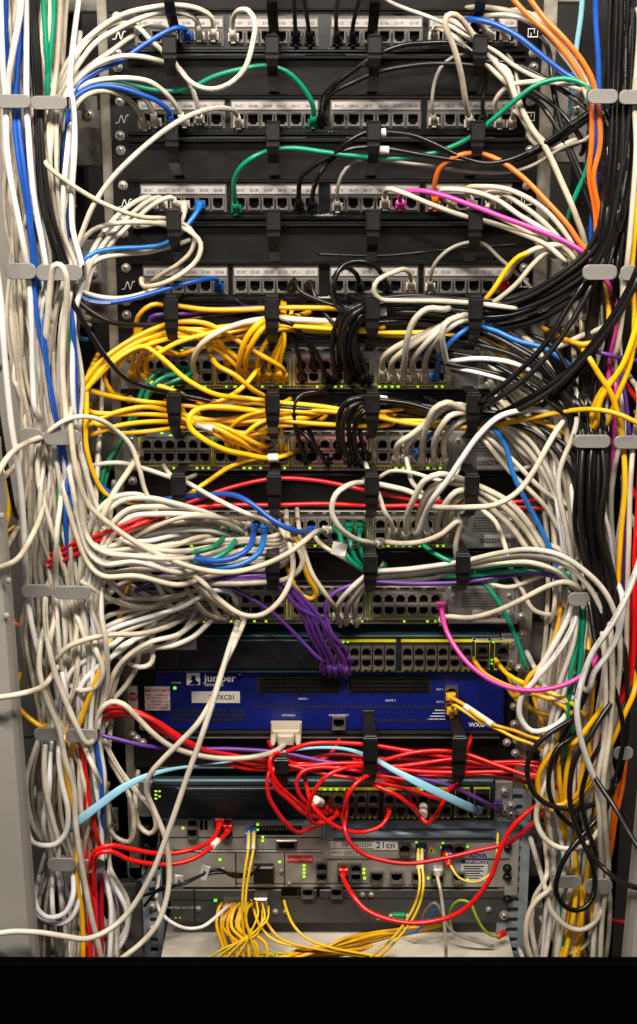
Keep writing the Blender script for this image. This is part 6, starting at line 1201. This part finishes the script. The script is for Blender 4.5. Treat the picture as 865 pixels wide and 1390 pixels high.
# hand traced colours of the left bundle
parse('''
U -- 3.4 | 30,-40,10 29,30,10.6 24,90,11 20,138,11 21,180,11.4 27,225,12 35,270,12 42,320,12 46,370,11.4 50,430,11.8 62,490,12.2 72,550,12 84,600,11 96,660,9.6 | royal blue cable slanting right through the upper left bundle, left one
U -- 3.4 | 34,-40,9.6 30,50,10.2 22,100,10.6 24,138,10.8 27,180,11.6 33,225,12.2 38,270,12.2 44,320,11.8 50,370,11 60,440,8.4 70,520,8 78,600,8 | royal blue cable slanting right through the upper left bundle, right one
U -- 3.2 | 10,-40,9 9,30,9.4 12,80,9 16,130,8.6 20,200,8 | royal blue cable at the extreme upper left
B -- 4 | 2,-40,12 2,40,12.2 5,100,12 8,138,11.6 8,190,12 14,240,12.6 24,290,12.6 33,340,12.4 38,370,11.6 42,430,12 44,500,12 48,560,12 | thick white cable hugging the upper left edge
B -- 4.4 | -60,200,16 -14,320,16.6 0,400,17 5,460,17.4 9,520,17.4 16,580,17 25,640,16 31,700,15 34,760,14 36,801,11.6 44,850,12 58,900,12 | thick white cable standing out at the left edge between second and fourth brackets
B -- 4 | 34,-40,11 28,20,12 18,70,12.4 12,110,12 12,138,11.4 | white cable crossing the blue one at the upper left edge
B -- 4 | 38,-40,10.4 36,60,11 36,138,11.4 38,180,12 42,230,12.4 48,280,12 58,330,11.8 64,370,11.4 68,430,11 | thick white cable in the middle of the upper left bundle
K -- 3 | 44,-40,11 46,40,11.2 50,90,11.4 53,138,11.2 54,180,11.6 55,225,11.8 60,270,12 70,310,12 82,345,12 92,372,10 | black cable left one of three in the upper left bundle
K -- 3 | 48,-40,11.4 50,30,11.6 54,90,11.6 56,138,11.4 57,190,12 62,240,12.2 70,285,12.2 80,325,12 90,355,11 96,380,10 | black cable middle one of three in the upper left bundle
K -- 3 | 40,-40,10 43,60,10.4 48,138,10.6 50,200,11 54,260,11.2 64,310,11.4 76,350,11 86,380,9.6 | black cable right one of three in the upper left bundle
G -- 3.4 | 58,-40,11 60,20,11.4 63,70,11.6 66,110,11.2 70,138,10 75,200,8.6 80,260,8.8 86,310,9 92,350,9 95,420,11 97,480,11.4 100,540,11.2 102,600,9 | green cable left one beside the black cables at upper left
G -- 3.4 | 76,-40,10.6 72,30,11 68,80,11.4 65,120,11.2 68,160,10 74,220,9.6 80,270,9.6 84,320,9.2 90,380,8 | green cable right one beside the black cables at upper left
W -- 3.6 | 84,-40,9.6 80,40,10 76,90,10.4 72,130,11 66,190,11 66,260,11 70,320,11 | ivory cable right of the green pair at upper left
U -- 3.2 | 60,440,12.4 64,500,12.6 74,552,12.4 80,590,11.4 84,640,10 | blue cable crossing under the second left bracket, lower right one
u -- 3.2 | 96,560,8.4 108,590,8.4 112,620,9 118,650,9 | short blue piece showing by the third left bracket
K -- 3 | -6,520,12 10,640,11 22,700,9 | black cable low in the dark gap at the left edge
Y -- 3.6 | 6,720,9 14,690,9.4 12,660,9.6 4,640,10 -6,650,10 | yellow cable bend in the gap at the left edge
Y -- 3.4 | 92,600,8 93,650,8 88,700,8 76,740,7.6 80,801,7.6 | amber cable behind the white ones above the fourth left bracket
G -- 3.4 | 82,650,9 80,690,11.4 80,740,11.4 86,780,9.8 104,830,9.6 102,880,9.6 100,930,9 | green cable showing between white ones above the fourth left bracket
U -- 3.4 | 96,620,9 90,680,11.6 90,735,11.6 98,780,10 114,820,10 116,870,10 110,930,9.4 | blue cable left one above and below the fourth left bracket
u -- 3.4 | 100,640,9 96,690,11.2 96,740,11 106,790,9.6 120,840,9.8 122,890,9.6 118,940,9.2 | blue cable right one above and below the fourth left bracket
Y -- 3.8 | 190,770,5.6 175,790,8 165,830,9 150,870,10 140,900,11.6 126,935,12 112,970,11.6 104,996,11.2 96,1030,10 | yellow cable slanting down left behind the swept white ones
Y -- 3.8 | 88,1000,11 86,1030,12 92,1070,12 102,1110,12 106,1150,11.4 104,1190,12 112,1240,12.6 114,1330,12.6 | yellow cable between the two lowest left brackets
R -- 3.6 | 112,1000,10.6 116,1050,11.6 122,1090,12 130,1130,12 138,1160,10.8 138,1220,10.6 140,1330,10.6 | red cable slanting to the lowest left bracket, front
R -- 3.6 | 110,1010,10 114,1060,10.8 118,1110,11.2 118,1172,11 122,1230,12.2 124,1330,12.2 | red cable left of two long ones in the lowest left bundle
R -- 3.6 | 114,1000,9.6 120,1060,10 124,1172,10.4 130,1230,11.6 134,1330,11.6 | red cable right of two long ones in the lowest left bundle
G -- 3.4 | 120,960,8.6 124,1010,10.6 128,1050,11.4 132,1100,11.4 134,1150,10 134,1200,9.4 | green cable beside the red ones at lower left
U -- 3.4 | 124,960,9 131,1010,11 137,1050,11.8 139,1100,11.8 140,1150,10.4 136,1200,10 134,1330,10 | blue cable beside the red ones at lower left
B -- 4.2 | 80,1020,12.4 84,1060,13.2 92,1100,13.2 90,1130,13 76,1146,13 56,1148,12.6 44,1142,11.4 38,1128,10 | thick white cable turning back at the grey post, upper
W -- 4.2 | 62,1010,12 60,1060,13 70,1110,13 78,1140,12.6 80,1172,11.4 | cream cable bowing left above the lowest left bracket
B -- 4.2 | 100,1180,11.4 100,1215,13 88,1240,13.4 66,1246,13 52,1236,12 48,1220,10 | thick white cable turning back at the grey post, lower
B -- 4.2 | 104,1180,11 108,1220,12.4 92,1250,12.8 70,1254,12.4 54,1246,11 | thick white cable turning back under the lower one at the grey post
W -- 4.2 | 56,870,12.6 54,910,13.6 64,950,13.8 80,990,13.8 88,1030,13.6 100,1070,13.4 104,1120,13.2 112,1180,13.4 124,1240,13.4 138,1300,13.2 142,1330,13 | long cream cable hanging in front of the lower left brackets
W -- 4.2 | 62,810,12.4 64,860,13.2 74,910,13.8 88,950,14 104,985,14 116,1006,14 121,1009,13.6 | thick cream cable end crossing in front of the fifth left bracket
W -- 4 | 150,1180,9 172,1220,9.6 174,1254,9.8 160,1280,10 140,1310,10 | ivory cable bowing right below the lowest left bracket
B -- 3.8 | 144,1180,9.4 160,1210,10.6 172,1236,10.4 170,1270,10 150,1300,10 | white cable bowing right below the lowest left bracket
W -- 4 | 150,1030,8.6 176,1080,9.6 182,1120,9.6 176,1142,9.4 162,1140,9 150,1128,8.6 | ivory cable curling right below the blue appliance corner
W -- 4 | 140,1000,8.6 160,1040,9.4 186,1075,9.6 208,1100,9.4 211,1124,9 202,1132,8.6 190,1122,8.2 184,1100,7.6 | ivory cable curling between the left bundle and the stacked devices
O -- 3.4 | 16,840,6 26,850,6.6 40,848,7 52,846,7 | orange cable showing in the dark gap by the left post
Y -- 3.8 | 24,958,8 34,970,9 46,980,9.6 56,986,9.6 | dark yellow cable behind the post at the fifth left bracket
g -- 3 | 30,998,7 40,1000,8 50,994,9 | green cable end behind the fifth left bracket
''', 'coloured and outlying cables of the left bundle')
# right bundle: black upper part, mixed lower part
GR = 'black cables hanging down the upper right side'; BLK_L = 'black cable hanging among many alike in the upper right bundle'
for k in range(15):
    u = ((k+.5)/15*7.3) % 1.0; x = 822+u*44
    pts = [P(x+4, -40, .06+.05*((k*4) % 15)/15), P(x+2, 60, .07+.045*((k*4) % 15)/15), P(x+RB_.uniform(-3, 3), 131, .065+.05*((k*4) % 15)/15), P(x+RB_.uniform(-5, 3), 215, .08+.04*RB_.random()), P(x-4+RB_.uniform(-6, 3), 300, .09+.03*RB_.random()), P(806+u*52, 370, .065+.05*((k*4) % 15)/15), P(794+u*58, 450, .09), P(786+u*46+RB_.uniform(-6, 6), 530, .09), P(786+u*40, 598, .07+.045*((k*4) % 15)/15), P(788+u*38+RB_.uniform(-4, 4), 700, .095), P(796+u*36, 812, .06+.04*((k*4) % 15)/15), P(798+u*40+RB_.uniform(-12, 6), 920, .07), P(780+u*50, 1040, .06), P(776+u*44, 1200, .06), P(775+u*40, 1328, .06)]
    if k % 3 == 0: pts = pts[:10+k % 4]
    cable('K', pts, BLK_L, r=RB_.uniform(.0029, .0036), group=GR, n=8, step=.010)
for k in range(11):
    x = 784+k*4.0
    pts = [P(x-14+RB_.uniform(-20, 10), 545, .10), P(x-2, 580, .105), P(x, 598, .108+.004*(k % 3)), P(x+RB_.uniform(-6, 6), 650, .118+.008*(k % 3)), P(x+4+RB_.uniform(-11, 9), 720, .12+.01*(k % 3)), P(x+10+RB_.uniform(-6, 8), 790, .125), P(x+18+RB_.uniform(-8, 12), 850, .13), P(x+10+RB_.uniform(-14, 14), 930, .09), P(x-4, 1010, .08)]
    cable('K', pts, 'black cable hanging through the third right bracket among several alike', r=.0035, group='black cables through the third right bracket', n=8, step=.010)
GW = 'white cables hanging down the right side'; WL = 'off-white cable hanging among many alike in the lower right bundle'
for k in range(24):
    u = ((k+.5)/24*9.7) % 1.0
    strand(1, 'B' if k % 4 == 2 else 'W', u*.85, min(.9, max(0, u*.85+RB_.uniform(-.25, .25))), (820, 560, 700, 900)[k % 4]+RB_.uniform(-30, 30), 1328 if k % 3 else 1328-RB_.uniform(0, 60), .055+.055*((k*7) % 24)/24, RB_.uniform(.0031, .004), WL, GW, slack=.014)
for k in range(8):
    u = .12+.05*k
    strand(1, 'Y', u*1.3, u*1.5, (820, 1010, 900, 1180)[k % 4], 1328, .085+.03*(k % 3)/3, .0036, 'yellow cable hanging among the white ones in the lower right bundle', 'yellow cables in the lower right bundle', slack=.02)
for k in range(16):
    x = 700+((k*37) % 60); x1 = 738+((k*23) % 48)
    pts = [P(x-40, 470+(k*29) % 130, .035+.02*RB_.random()), P(x, 520+(k*29) % 130, .05), P((x+x1)/2+6, 590+(k*17) % 60, .06), P(x1, 680, .065), P(x1+6, 760, .06), P(x1+4, 850, .06), P(x1-6+RB_.uniform(-8, 8), 950, .055), P(x1, 1060, .05)]
    cable('W', pts, 'off-white cable falling beside the right rail behind the others', r=.0036, group='off-white cables falling beside the right rail', n=8, step=.009)
parse('''
L -- 3.4 | 792,-40,8 788,20,8 783,60,7.6 778,110,7 774,150,6 | pale blue cable at the top beside the right rail
U -- 3.4 | 807,-40,10.6 809,30,11 812,80,11 813,131,10.8 815,200,10 | royal blue cable at the top right of the orange pair
U -- 3.4 | 814,200,8.6 808,240,8.8 804,290,9 803,340,8.6 806,400,8 | royal blue cable showing below the topmost right bracket
W -- 3.6 | 868,20,12 864,90,12.4 862,131,11.6 864,200,12.4 858,280,12.4 853,340,12.2 850,372,11.6 846,420,12 836,480,11 | white cable at the extreme upper right
Y -- 3.6 | 868,120,11 864,220,11.4 862,300,11.8 858,372,11.4 862,430,12 856,490,12.4 838,540,12 822,580,10 | yellow cable at the right edge above the second bracket
Y -- 4 | 872,400,12.6 862,450,13 846,495,13 828,522,12.6 814,545,12 808,580,10.8 | thick yellow cable bending in from the right edge, outer
Y -- 4 | 872,440,12 856,480,12.4 838,508,12.4 818,530,12 806,556,11 802,590,10 | thick yellow cable bending in from the right edge, inner
Y -- 3.8 | 800,486,12 812,506,12.4 830,535,12.6 840,570,12 846,598,11.6 848,660,12.4 844,720,12.6 840,780,12 836,850,11 | thick yellow cable through the third outer bracket
Y -- 3.6 | 820,380,9 826,410,9.6 826,440,10 812,462,10.4 790,468,10.4 776,464,10 | yellow cable curving below the second right bracket
M -- 3.2 | 836,520,9 832,620,8.6 826,760,8 | magenta cable glimpsed behind the third right bracket
V -- 3.2 | 812,478,11 830,482,11 848,486,10.4 866,490,10 | purple cable piece crossing at the right edge
V -- 3.2 | 836,400,9 840,480,9.6 852,560,10.4 856,640,10.6 850,720,10.6 846,800,10.4 842,870,10 | long purple cable at the right behind the outer brackets
W -- 3.6 | 868,540,12.6 860,598,11.8 856,660,12.8 854,740,13 852,820,12.8 848,900,12 | braided looking white cable at the right edge below the third bracket
W -- 3.8 | 845,380,11.4 842,420,10.8 820,444,9.6 790,455,8.6 760,470,8 735,476,7 | white cable curving left below the second right bracket
R -- 3.8 | 870,560,12 866,680,12.6 862,760,13 862,840,13 860,900,12.6 850,940,12 834,968,11.6 818,1000,11 808,1050,10 | red cable down the right edge, outer
R -- 3.8 | 872,700,12.4 858,800,12.4 856,880,12 852,920,11.6 838,960,11 824,990,10.4 812,1030,9.6 | red cable down the right edge, inner
O -- 3.4 | 806,500,8 804,600,7.6 812,680,8 822,760,8.6 | orange cable showing behind the black ones
B -- 4.6 | 872,745,16 858,790,17 842,826,17.4 824,858,17.4 806,885,17 792,918,16.6 784,955,16.6 786,995,16.4 798,1035,15.6 812,1072,14.6 820,1100,13 | thick white cable slanting in from the right edge and bowing at the bundle, front
B -- 4.4 | 846,820,15.6 838,862,16 822,892,16 806,914,15.6 800,936,15 | thick white cable beside it ending in the black tangle
B -- 4.2 | 776,826,10.4 766,850,11.4 748,882,11.8 734,905,11.8 718,940,11.6 | white printed cable slanting down left below the fourth right bracket
B -- 4.2 | 784,830,10.8 772,862,11.8 752,894,12.2 728,922,12.2 708,945,12 706,972,11.8 722,992,12 748,988,12.2 766,974,11.6 | white printed cable curling into a U right of the blue appliance
Y -- 3.8 | 760,836,8 752,870,9 736,900,10 718,920,10.4 708,950,10 | amber cable behind the printed white ones
B -- 4 | 742,936,10 752,948,11 766,952,11.6 778,946,11.4 | short white cable piece crossing the yellow ones
G -- 3.6 | 786,822,10.6 784,870,11 776,910,11.6 772,960,11.8 770,1000,11.6 764,1030,10 | green cable left one below the fourth right bracket
G -- 3.6 | 792,822,10.4 790,880,11.2 784,930,11.6 778,980,11.6 774,1010,11 | green cable right one below the fourth right bracket
G -- 3.4 | 760,1100,9 762,1160,9.6 762,1230,10.4 766,1330,10.4 | green cable in the lowest right bundle
K -- 3.8 | 784,972,12.6 762,985,13.6 738,1002,14 720,1024,14 716,1050,14 724,1074,14 744,1092,14 776,1098,13.8 806,1092,13 822,1080,12 | thick black cable making a C loop at the left of the lower right bundle
K -- 3.6 | 776,1000,12 756,1018,13 746,1044,13.4 746,1075,13.4 758,1104,13.4 780,1124,13 802,1132,12 | black cable making the inner C loop in the lower right bundle
K -- 3.8 | 834,945,13.4 816,975,15 798,1005,15.8 782,1030,16 774,1060,16 774,1090,16 784,1128,16.2 800,1158,16.6 822,1182,17.4 846,1198,20 875,1204,22.8 | glossy black cable running down to the right edge over the post
K -- 3.6 | 790,1010,13 800,1040,14.4 816,1068,16 836,1098,18 854,1130,20.6 875,1162,22.8 | black cable slanting right over the lower right post
K -- 3.8 | 812,1108,12 794,1130,13 772,1158,14 758,1188,14.4 755,1212,14.4 766,1230,14.4 784,1236,14.2 800,1226,13.8 808,1200,13 804,1170,12.4 792,1140,12 782,1100,11 | black cable making a long hanging loop around the lowest right bracket
K -- 3.4 | 800,820,12.8 808,870,13 824,910,13.4 838,950,13.6 846,1000,13.6 838,1050,13.4 826,1090,12.6 812,1130,11 | black cable bowing out at the right of the tangle
K -- 3.6 | 846,870,12.6 852,940,12.6 850,1000,12.4 838,1060,11.6 | black cable along the right edge of the tangle
K -- 4 | 800,900,13 795,940,13.4 778,975,13 764,1000,12 750,1040,11 | thick black cable in the middle of the tangle
K -- 3.6 | 820,1000,13.4 800,1040,14 790,1080,14.2 796,1120,13.6 810,1160,12.4 | black cable crossing behind the glossy one
Y -- 4 | 862,935,12.4 846,975,13 830,1010,13 806,1048,13 780,1082,13 756,1094,12.8 736,1084,12.6 730,1058,12.6 742,1030,12.6 760,1010,12 776,1000,11.4 | thick yellow cable looping inside the black C
Y -- 4 | 838,920,12 820,956,12.4 800,985,12.4 778,1010,12 | thick yellow cable slanting in the middle of the tangle
Y -- 3.8 | 826,990,11.4 818,1040,12 798,1072,12 772,1094,11.6 748,1100,11 | yellow cable lower of those slanting through the tangle
Y -- 3.8 | 740,1000,9 744,1040,9.4 735,1070,9.6 742,1110,9.6 752,1160,9.8 | yellow cable hanging at the left of the lower right bundle
W -- 4.2 | 742,1060,12 732,1086,12.6 728,1112,12.8 738,1136,13 758,1150,13.2 782,1152,13.2 802,1140,12.8 814,1122,12 | cream cable making a U at the left of the lower right bundle, upper
W -- 4.2 | 748,1205,12.2 728,1222,12.8 716,1246,13 714,1276,13 722,1304,13 734,1330,13 | cream cable bowing left below the lowest right bracket
W -- 4.2 | 742,1212,11.6 748,1236,12.6 766,1256,13 788,1262,13 808,1252,12.6 818,1230,11.6 | cream cable making a U below the lowest right bracket
W -- 4 | 742,1190,10 726,1220,10 722,1260,10 736,1330,10 | ivory cable bowing left inside the other below the lowest right bracket
W -- 4 | 812,1240,10.6 804,1270,11.4 786,1290,11.4 770,1294,11 | ivory cable end curling at the very bottom right
W -- 4.2 | 828,850,13.4 832,920,14 828,990,14.2 820,1060,14.4 822,1120,14 826,1180,12 818,1240,12 812,1330,12 | thick braided looking cream cable down the right bundle, right one
W -- 4.2 | 818,860,13 822,930,13.6 820,1000,14 812,1060,14 814,1120,13.6 816,1196,11.4 808,1250,12 802,1330,12 | thick braided looking cream cable down the right bundle, left one
O -- 3.4 | 846,980,10 842,1040,10 834,1090,9.6 828,1140,9 | orange cable right of the tangle
O -- 3.4 | 850,990,9.4 846,1060,9.6 836,1110,9.4 826,1170,8.6 | orange cable right of the tangle, further right
R -- 3.8 | 808,1000,10 800,1040,10.4 780,1062,10 752,1068,9 | red cable slanting left out of the tangle
R -- 3.4 | 790,1222,6 812,1240,8 836,1250,8.6 870,1252,8.6 | red cable end at the lower right
''', 'coloured and outlying cables of the right bundle')
# white mass entering the left end of the third switch
GN = 'white cables swept left from the third switch'
for k in range(18):
    px_ = 208+k*7.4+RB_.uniform(-2, 2); row = 709 if k % 2 else 726
    bend = RB_.uniform(-14, 26); dd = .055+.05*((k*5) % 18)/18
    yl = 700+((k*41) % 80)
    pts = [P(px_, row, 0)+Vector((0, -.006, 0)), P(px_, row, 0)+Vector((0, -.019, 0)), P(px_-12, row+2, .045), P(px_-46, row-6+bend*.5, .03+dd*.6), P(px_-90 if px_ > 250 else px_-60, row-4+bend, dd+.01), P(150+((k*13) % 20), (row+yl)/2+10, dd+.015), P(118+((k*7) % 14), yl, dd+.012), P(98+((k*11) % 22), yl+50, dd), P(92+((k*5) % 24), yl+120, .09)]
    cable('B' if k % 6 == 4 else 'W', pts, 'off-white cable in the thick mass plugged into the left end of the third switch', a=True, r=.0038, group=GN)
for k in range(9):
    yy = 740+k*5.5; dd = .10+.012*(k % 3)
    pts = [P(100-k*3, yy-200, .05), P(112-k*3, yy-90-(k*13) % 40, dd-.01), P(120, yy-20, dd), P(140, yy+4-(k*3) % 9, dd+.01), P(185, yy+6-(k*7) % 12, dd+.012), P(240, yy-2+(k*5) % 14, dd+.004), P(285, yy-6+(k*3) % 10, .075), P(330, yy-8-(k*4) % 10, .06), P(372, yy-12, .055)]
    cable('B' if k == 4 else 'W', pts, 'off-white cable in the thick sheaf lying level under the third switch', r=.0038, group='white sheaf lying under the third switch')
for k, (x0, y0, x1, y1) in enumerate(((330, 716, 200, 672), (318, 712, 210, 684), (336, 722, 214, 694), (300, 722, 190, 668))):
    pts = [P(x0, y0, 0)+Vector((0, -.006, 0)), P(x0, y0, 0)+Vector((0, -.019, 0)), P(x0-14, y0-4, .05), P(x0-50, y0-20, .085), P(x0-90, (y0+y1)/2-10, .10), P(x1, y1+4, .11), P(x1-36, y1+8, .115), P(x1-62, y1+34, .118), P(x1-76, y1+80, .112), P(x1-84, y1+140, .10)]
    cable('W', pts, 'thick ivory cable, %s in the arch over the left half of the third switch' % VL[k], a=True, r=.0042, group='ivory arch over the third switch')
for k in range(10):
    px_ = 206+k*13; row = 812 if k % 2 else 828
    pts = [P(px_, row, 0)+Vector((0, -.006, 0)), P(px_, row, 0)+Vector((0, -.019, 0)), P(px_-10, row-8+(k % 3)*10, .045), P(px_-38, row+(k*17) % 44-30, .07), P(px_-74, row+(k*29) % 70-40, .088), P(140-(k*7) % 20, 800+(k*37) % 90, .10), P(120-(k*5) % 24, 880+(k*17) % 60, .10), P(112-(k*9) % 30, 996, .09), P(105, 1080+k*8, .07), P(110, 1200, .06), P(112, 1320, .06)]
    cable('B' if k % 4 == 1 else 'W', pts, 'off-white cable in the tangle plugged into the left end of the lowest switch', a=True, r=.0037, group='white tangle left of the lowest switch')
# ------------------------------------------------------------------ the 300 cables that show largest stay objects, the rest are one mass
dg = bpy.context.evaluated_depsgraph_get(); dg.update()
KEEP = 292
import numpy as np
ZB = np.full((1304, 866), 1e9); ID = np.full((1304, 866), -1, int); PTS = []
for k, (o, c, r) in enumerate(RUNS):
    A = np.array([tuple(p) for p in c]); seg = np.linalg.norm(np.diff(A, axis=0), axis=1); s = np.concatenate([[0], np.cumsum(seg)])
    t = np.arange(0, s[-1], .0022); Q = np.stack([np.interp(t, s, A[:, q]) for q in range(3)], 1)-np.array(CAMPOS)
    f = Q@np.array(FW); px = CX+F*(Q@np.array(RT))/f; py = CY-F*(Q@np.array(UP))/f
    tx = np.gradient(px) if len(px) > 1 else px*0+1; ty = np.gradient(py) if len(py) > 1 else py*0; L = np.hypot(tx, ty)+1e-9
    X, Y, Z = [], [], []
    for w_ in (-.85, -.45, 0, .45, .85):
        X.append(px-ty/L*w_*r*F/f); Y.append(py+tx/L*w_*r*F/f); Z.append(f-r)
    X = np.concatenate(X).astype(int); Y = np.concatenate(Y).astype(int); Z = np.concatenate(Z)
    ok = (X >= 0) & (X < 865) & (Y >= 0) & (Y < 1302); X, Y, Z = X[ok], Y[ok], Z[ok]
    m_ = Z < ZB[Y, X]; ZB[Y[m_], X[m_]] = Z[m_]; ID[Y[m_], X[m_]] = k
cnt_ = np.bincount(ID[ID >= 0].ravel(), minlength=len(RUNS))
seen = [(int(cnt_[k]), RUNS[k][0]) for k in range(len(RUNS))]
seen.sort(key=lambda q: -q[0])
hidden = []
rest = [o for n, o in seen[KEEP:]]
print('cables', len(seen), 'hidden', len(hidden), 'rest', len(rest), 'smallest kept', seen[min(KEEP, len(seen))-1][0])
def drop(o):
    for ch in list(o.children): bpy.data.objects.remove(ch)
    bpy.data.objects.remove(o)
if rest:
    V, Fc, MI, SMs, UVs, mats = [], [], [], [], [], []
    for o in rest:
        for q in [o]+list(o.children):
            me = q.data; off = q.location; k = len(V)
            V += [tuple(v.co+off) for v in me.vertices]
            mp = []
            for m in me.materials:
                if m not in mats: mats.append(m)
                mp.append(mats.index(m))
            uvl = me.uv_layers.active
            for p in me.polygons:
                Fc.append(tuple(k+i for i in p.vertices)); MI.append(mp[p.material_index]); SMs.append(p.use_smooth)
                for li in p.loop_indices: UVs += list(uvl.data[li].uv) if uvl else [0.0, 0.0]
    me = bpy.data.meshes.new('cable_mass'); me.from_pydata(V, [], Fc)
    for m in mats: me.materials.append(m)
    me.polygons.foreach_set('material_index', MI); me.polygons.foreach_set('use_smooth', SMs)
    uv = me.uv_layers.new(name='UVMap'); uv.data.foreach_set('uv', UVs); me.update()
    o = bpy.data.objects.new('cable_mass', me); COL.objects.link(o)
    tag(o, 'packed remaining cables half buried in the side bundles and behind the others', 'cables', None, 'stuff')
for o in rest+hidden: drop(o)
for o in bpy.data.objects:
    if 'label' in o and len(o['label'].split()) > 16: print('LONG', o['label'])
# ------------------------------------------------------------------ light
w = bpy.data.worlds.new('World'); SC.world = w; w.use_nodes = True
w.node_tree.nodes['Background'].inputs[0].default_value = (.9, .92, 1, 1); w.node_tree.nodes['Background'].inputs[1].default_value = .014
def area(name, loc, target, sx, sy, e, col):
    l = bpy.data.lights.new(name, 'AREA'); l.shape = 'RECTANGLE'; l.size = sx; l.size_y = sy; l.energy = e; l.color = col
    o = bpy.data.objects.new(name, l); COL.objects.link(o); o.location = loc
    o.rotation_euler = (Vector(target)-Vector(loc)).to_track_quat('-Z', 'Y').to_euler(); return o
area('ceiling_tube_light', (-.40, -1.2, 2.6), (0, 0, 1.1), 1.1, .06, 62, (1, .91, .78))
area('ceiling_tube_light', (.65, -1.0, 2.6), (0, 0, 1.1), .8, .06, 35, (1, .91, .78))
area('front_fill_light', (-.2, -2.6, 1.9), (0, 0, .8), .7, .15, 8, (1, .95, .9))  # added unseen fill lamp from the front, stands for no known fixture
vs = SC.view_settings; vs.view_transform = 'Standard'; vs.look = 'None'; vs.exposure = 0; vs.gamma = 1
SC.render.engine = 'CYCLES'; SC.cycles.max_bounces = 6
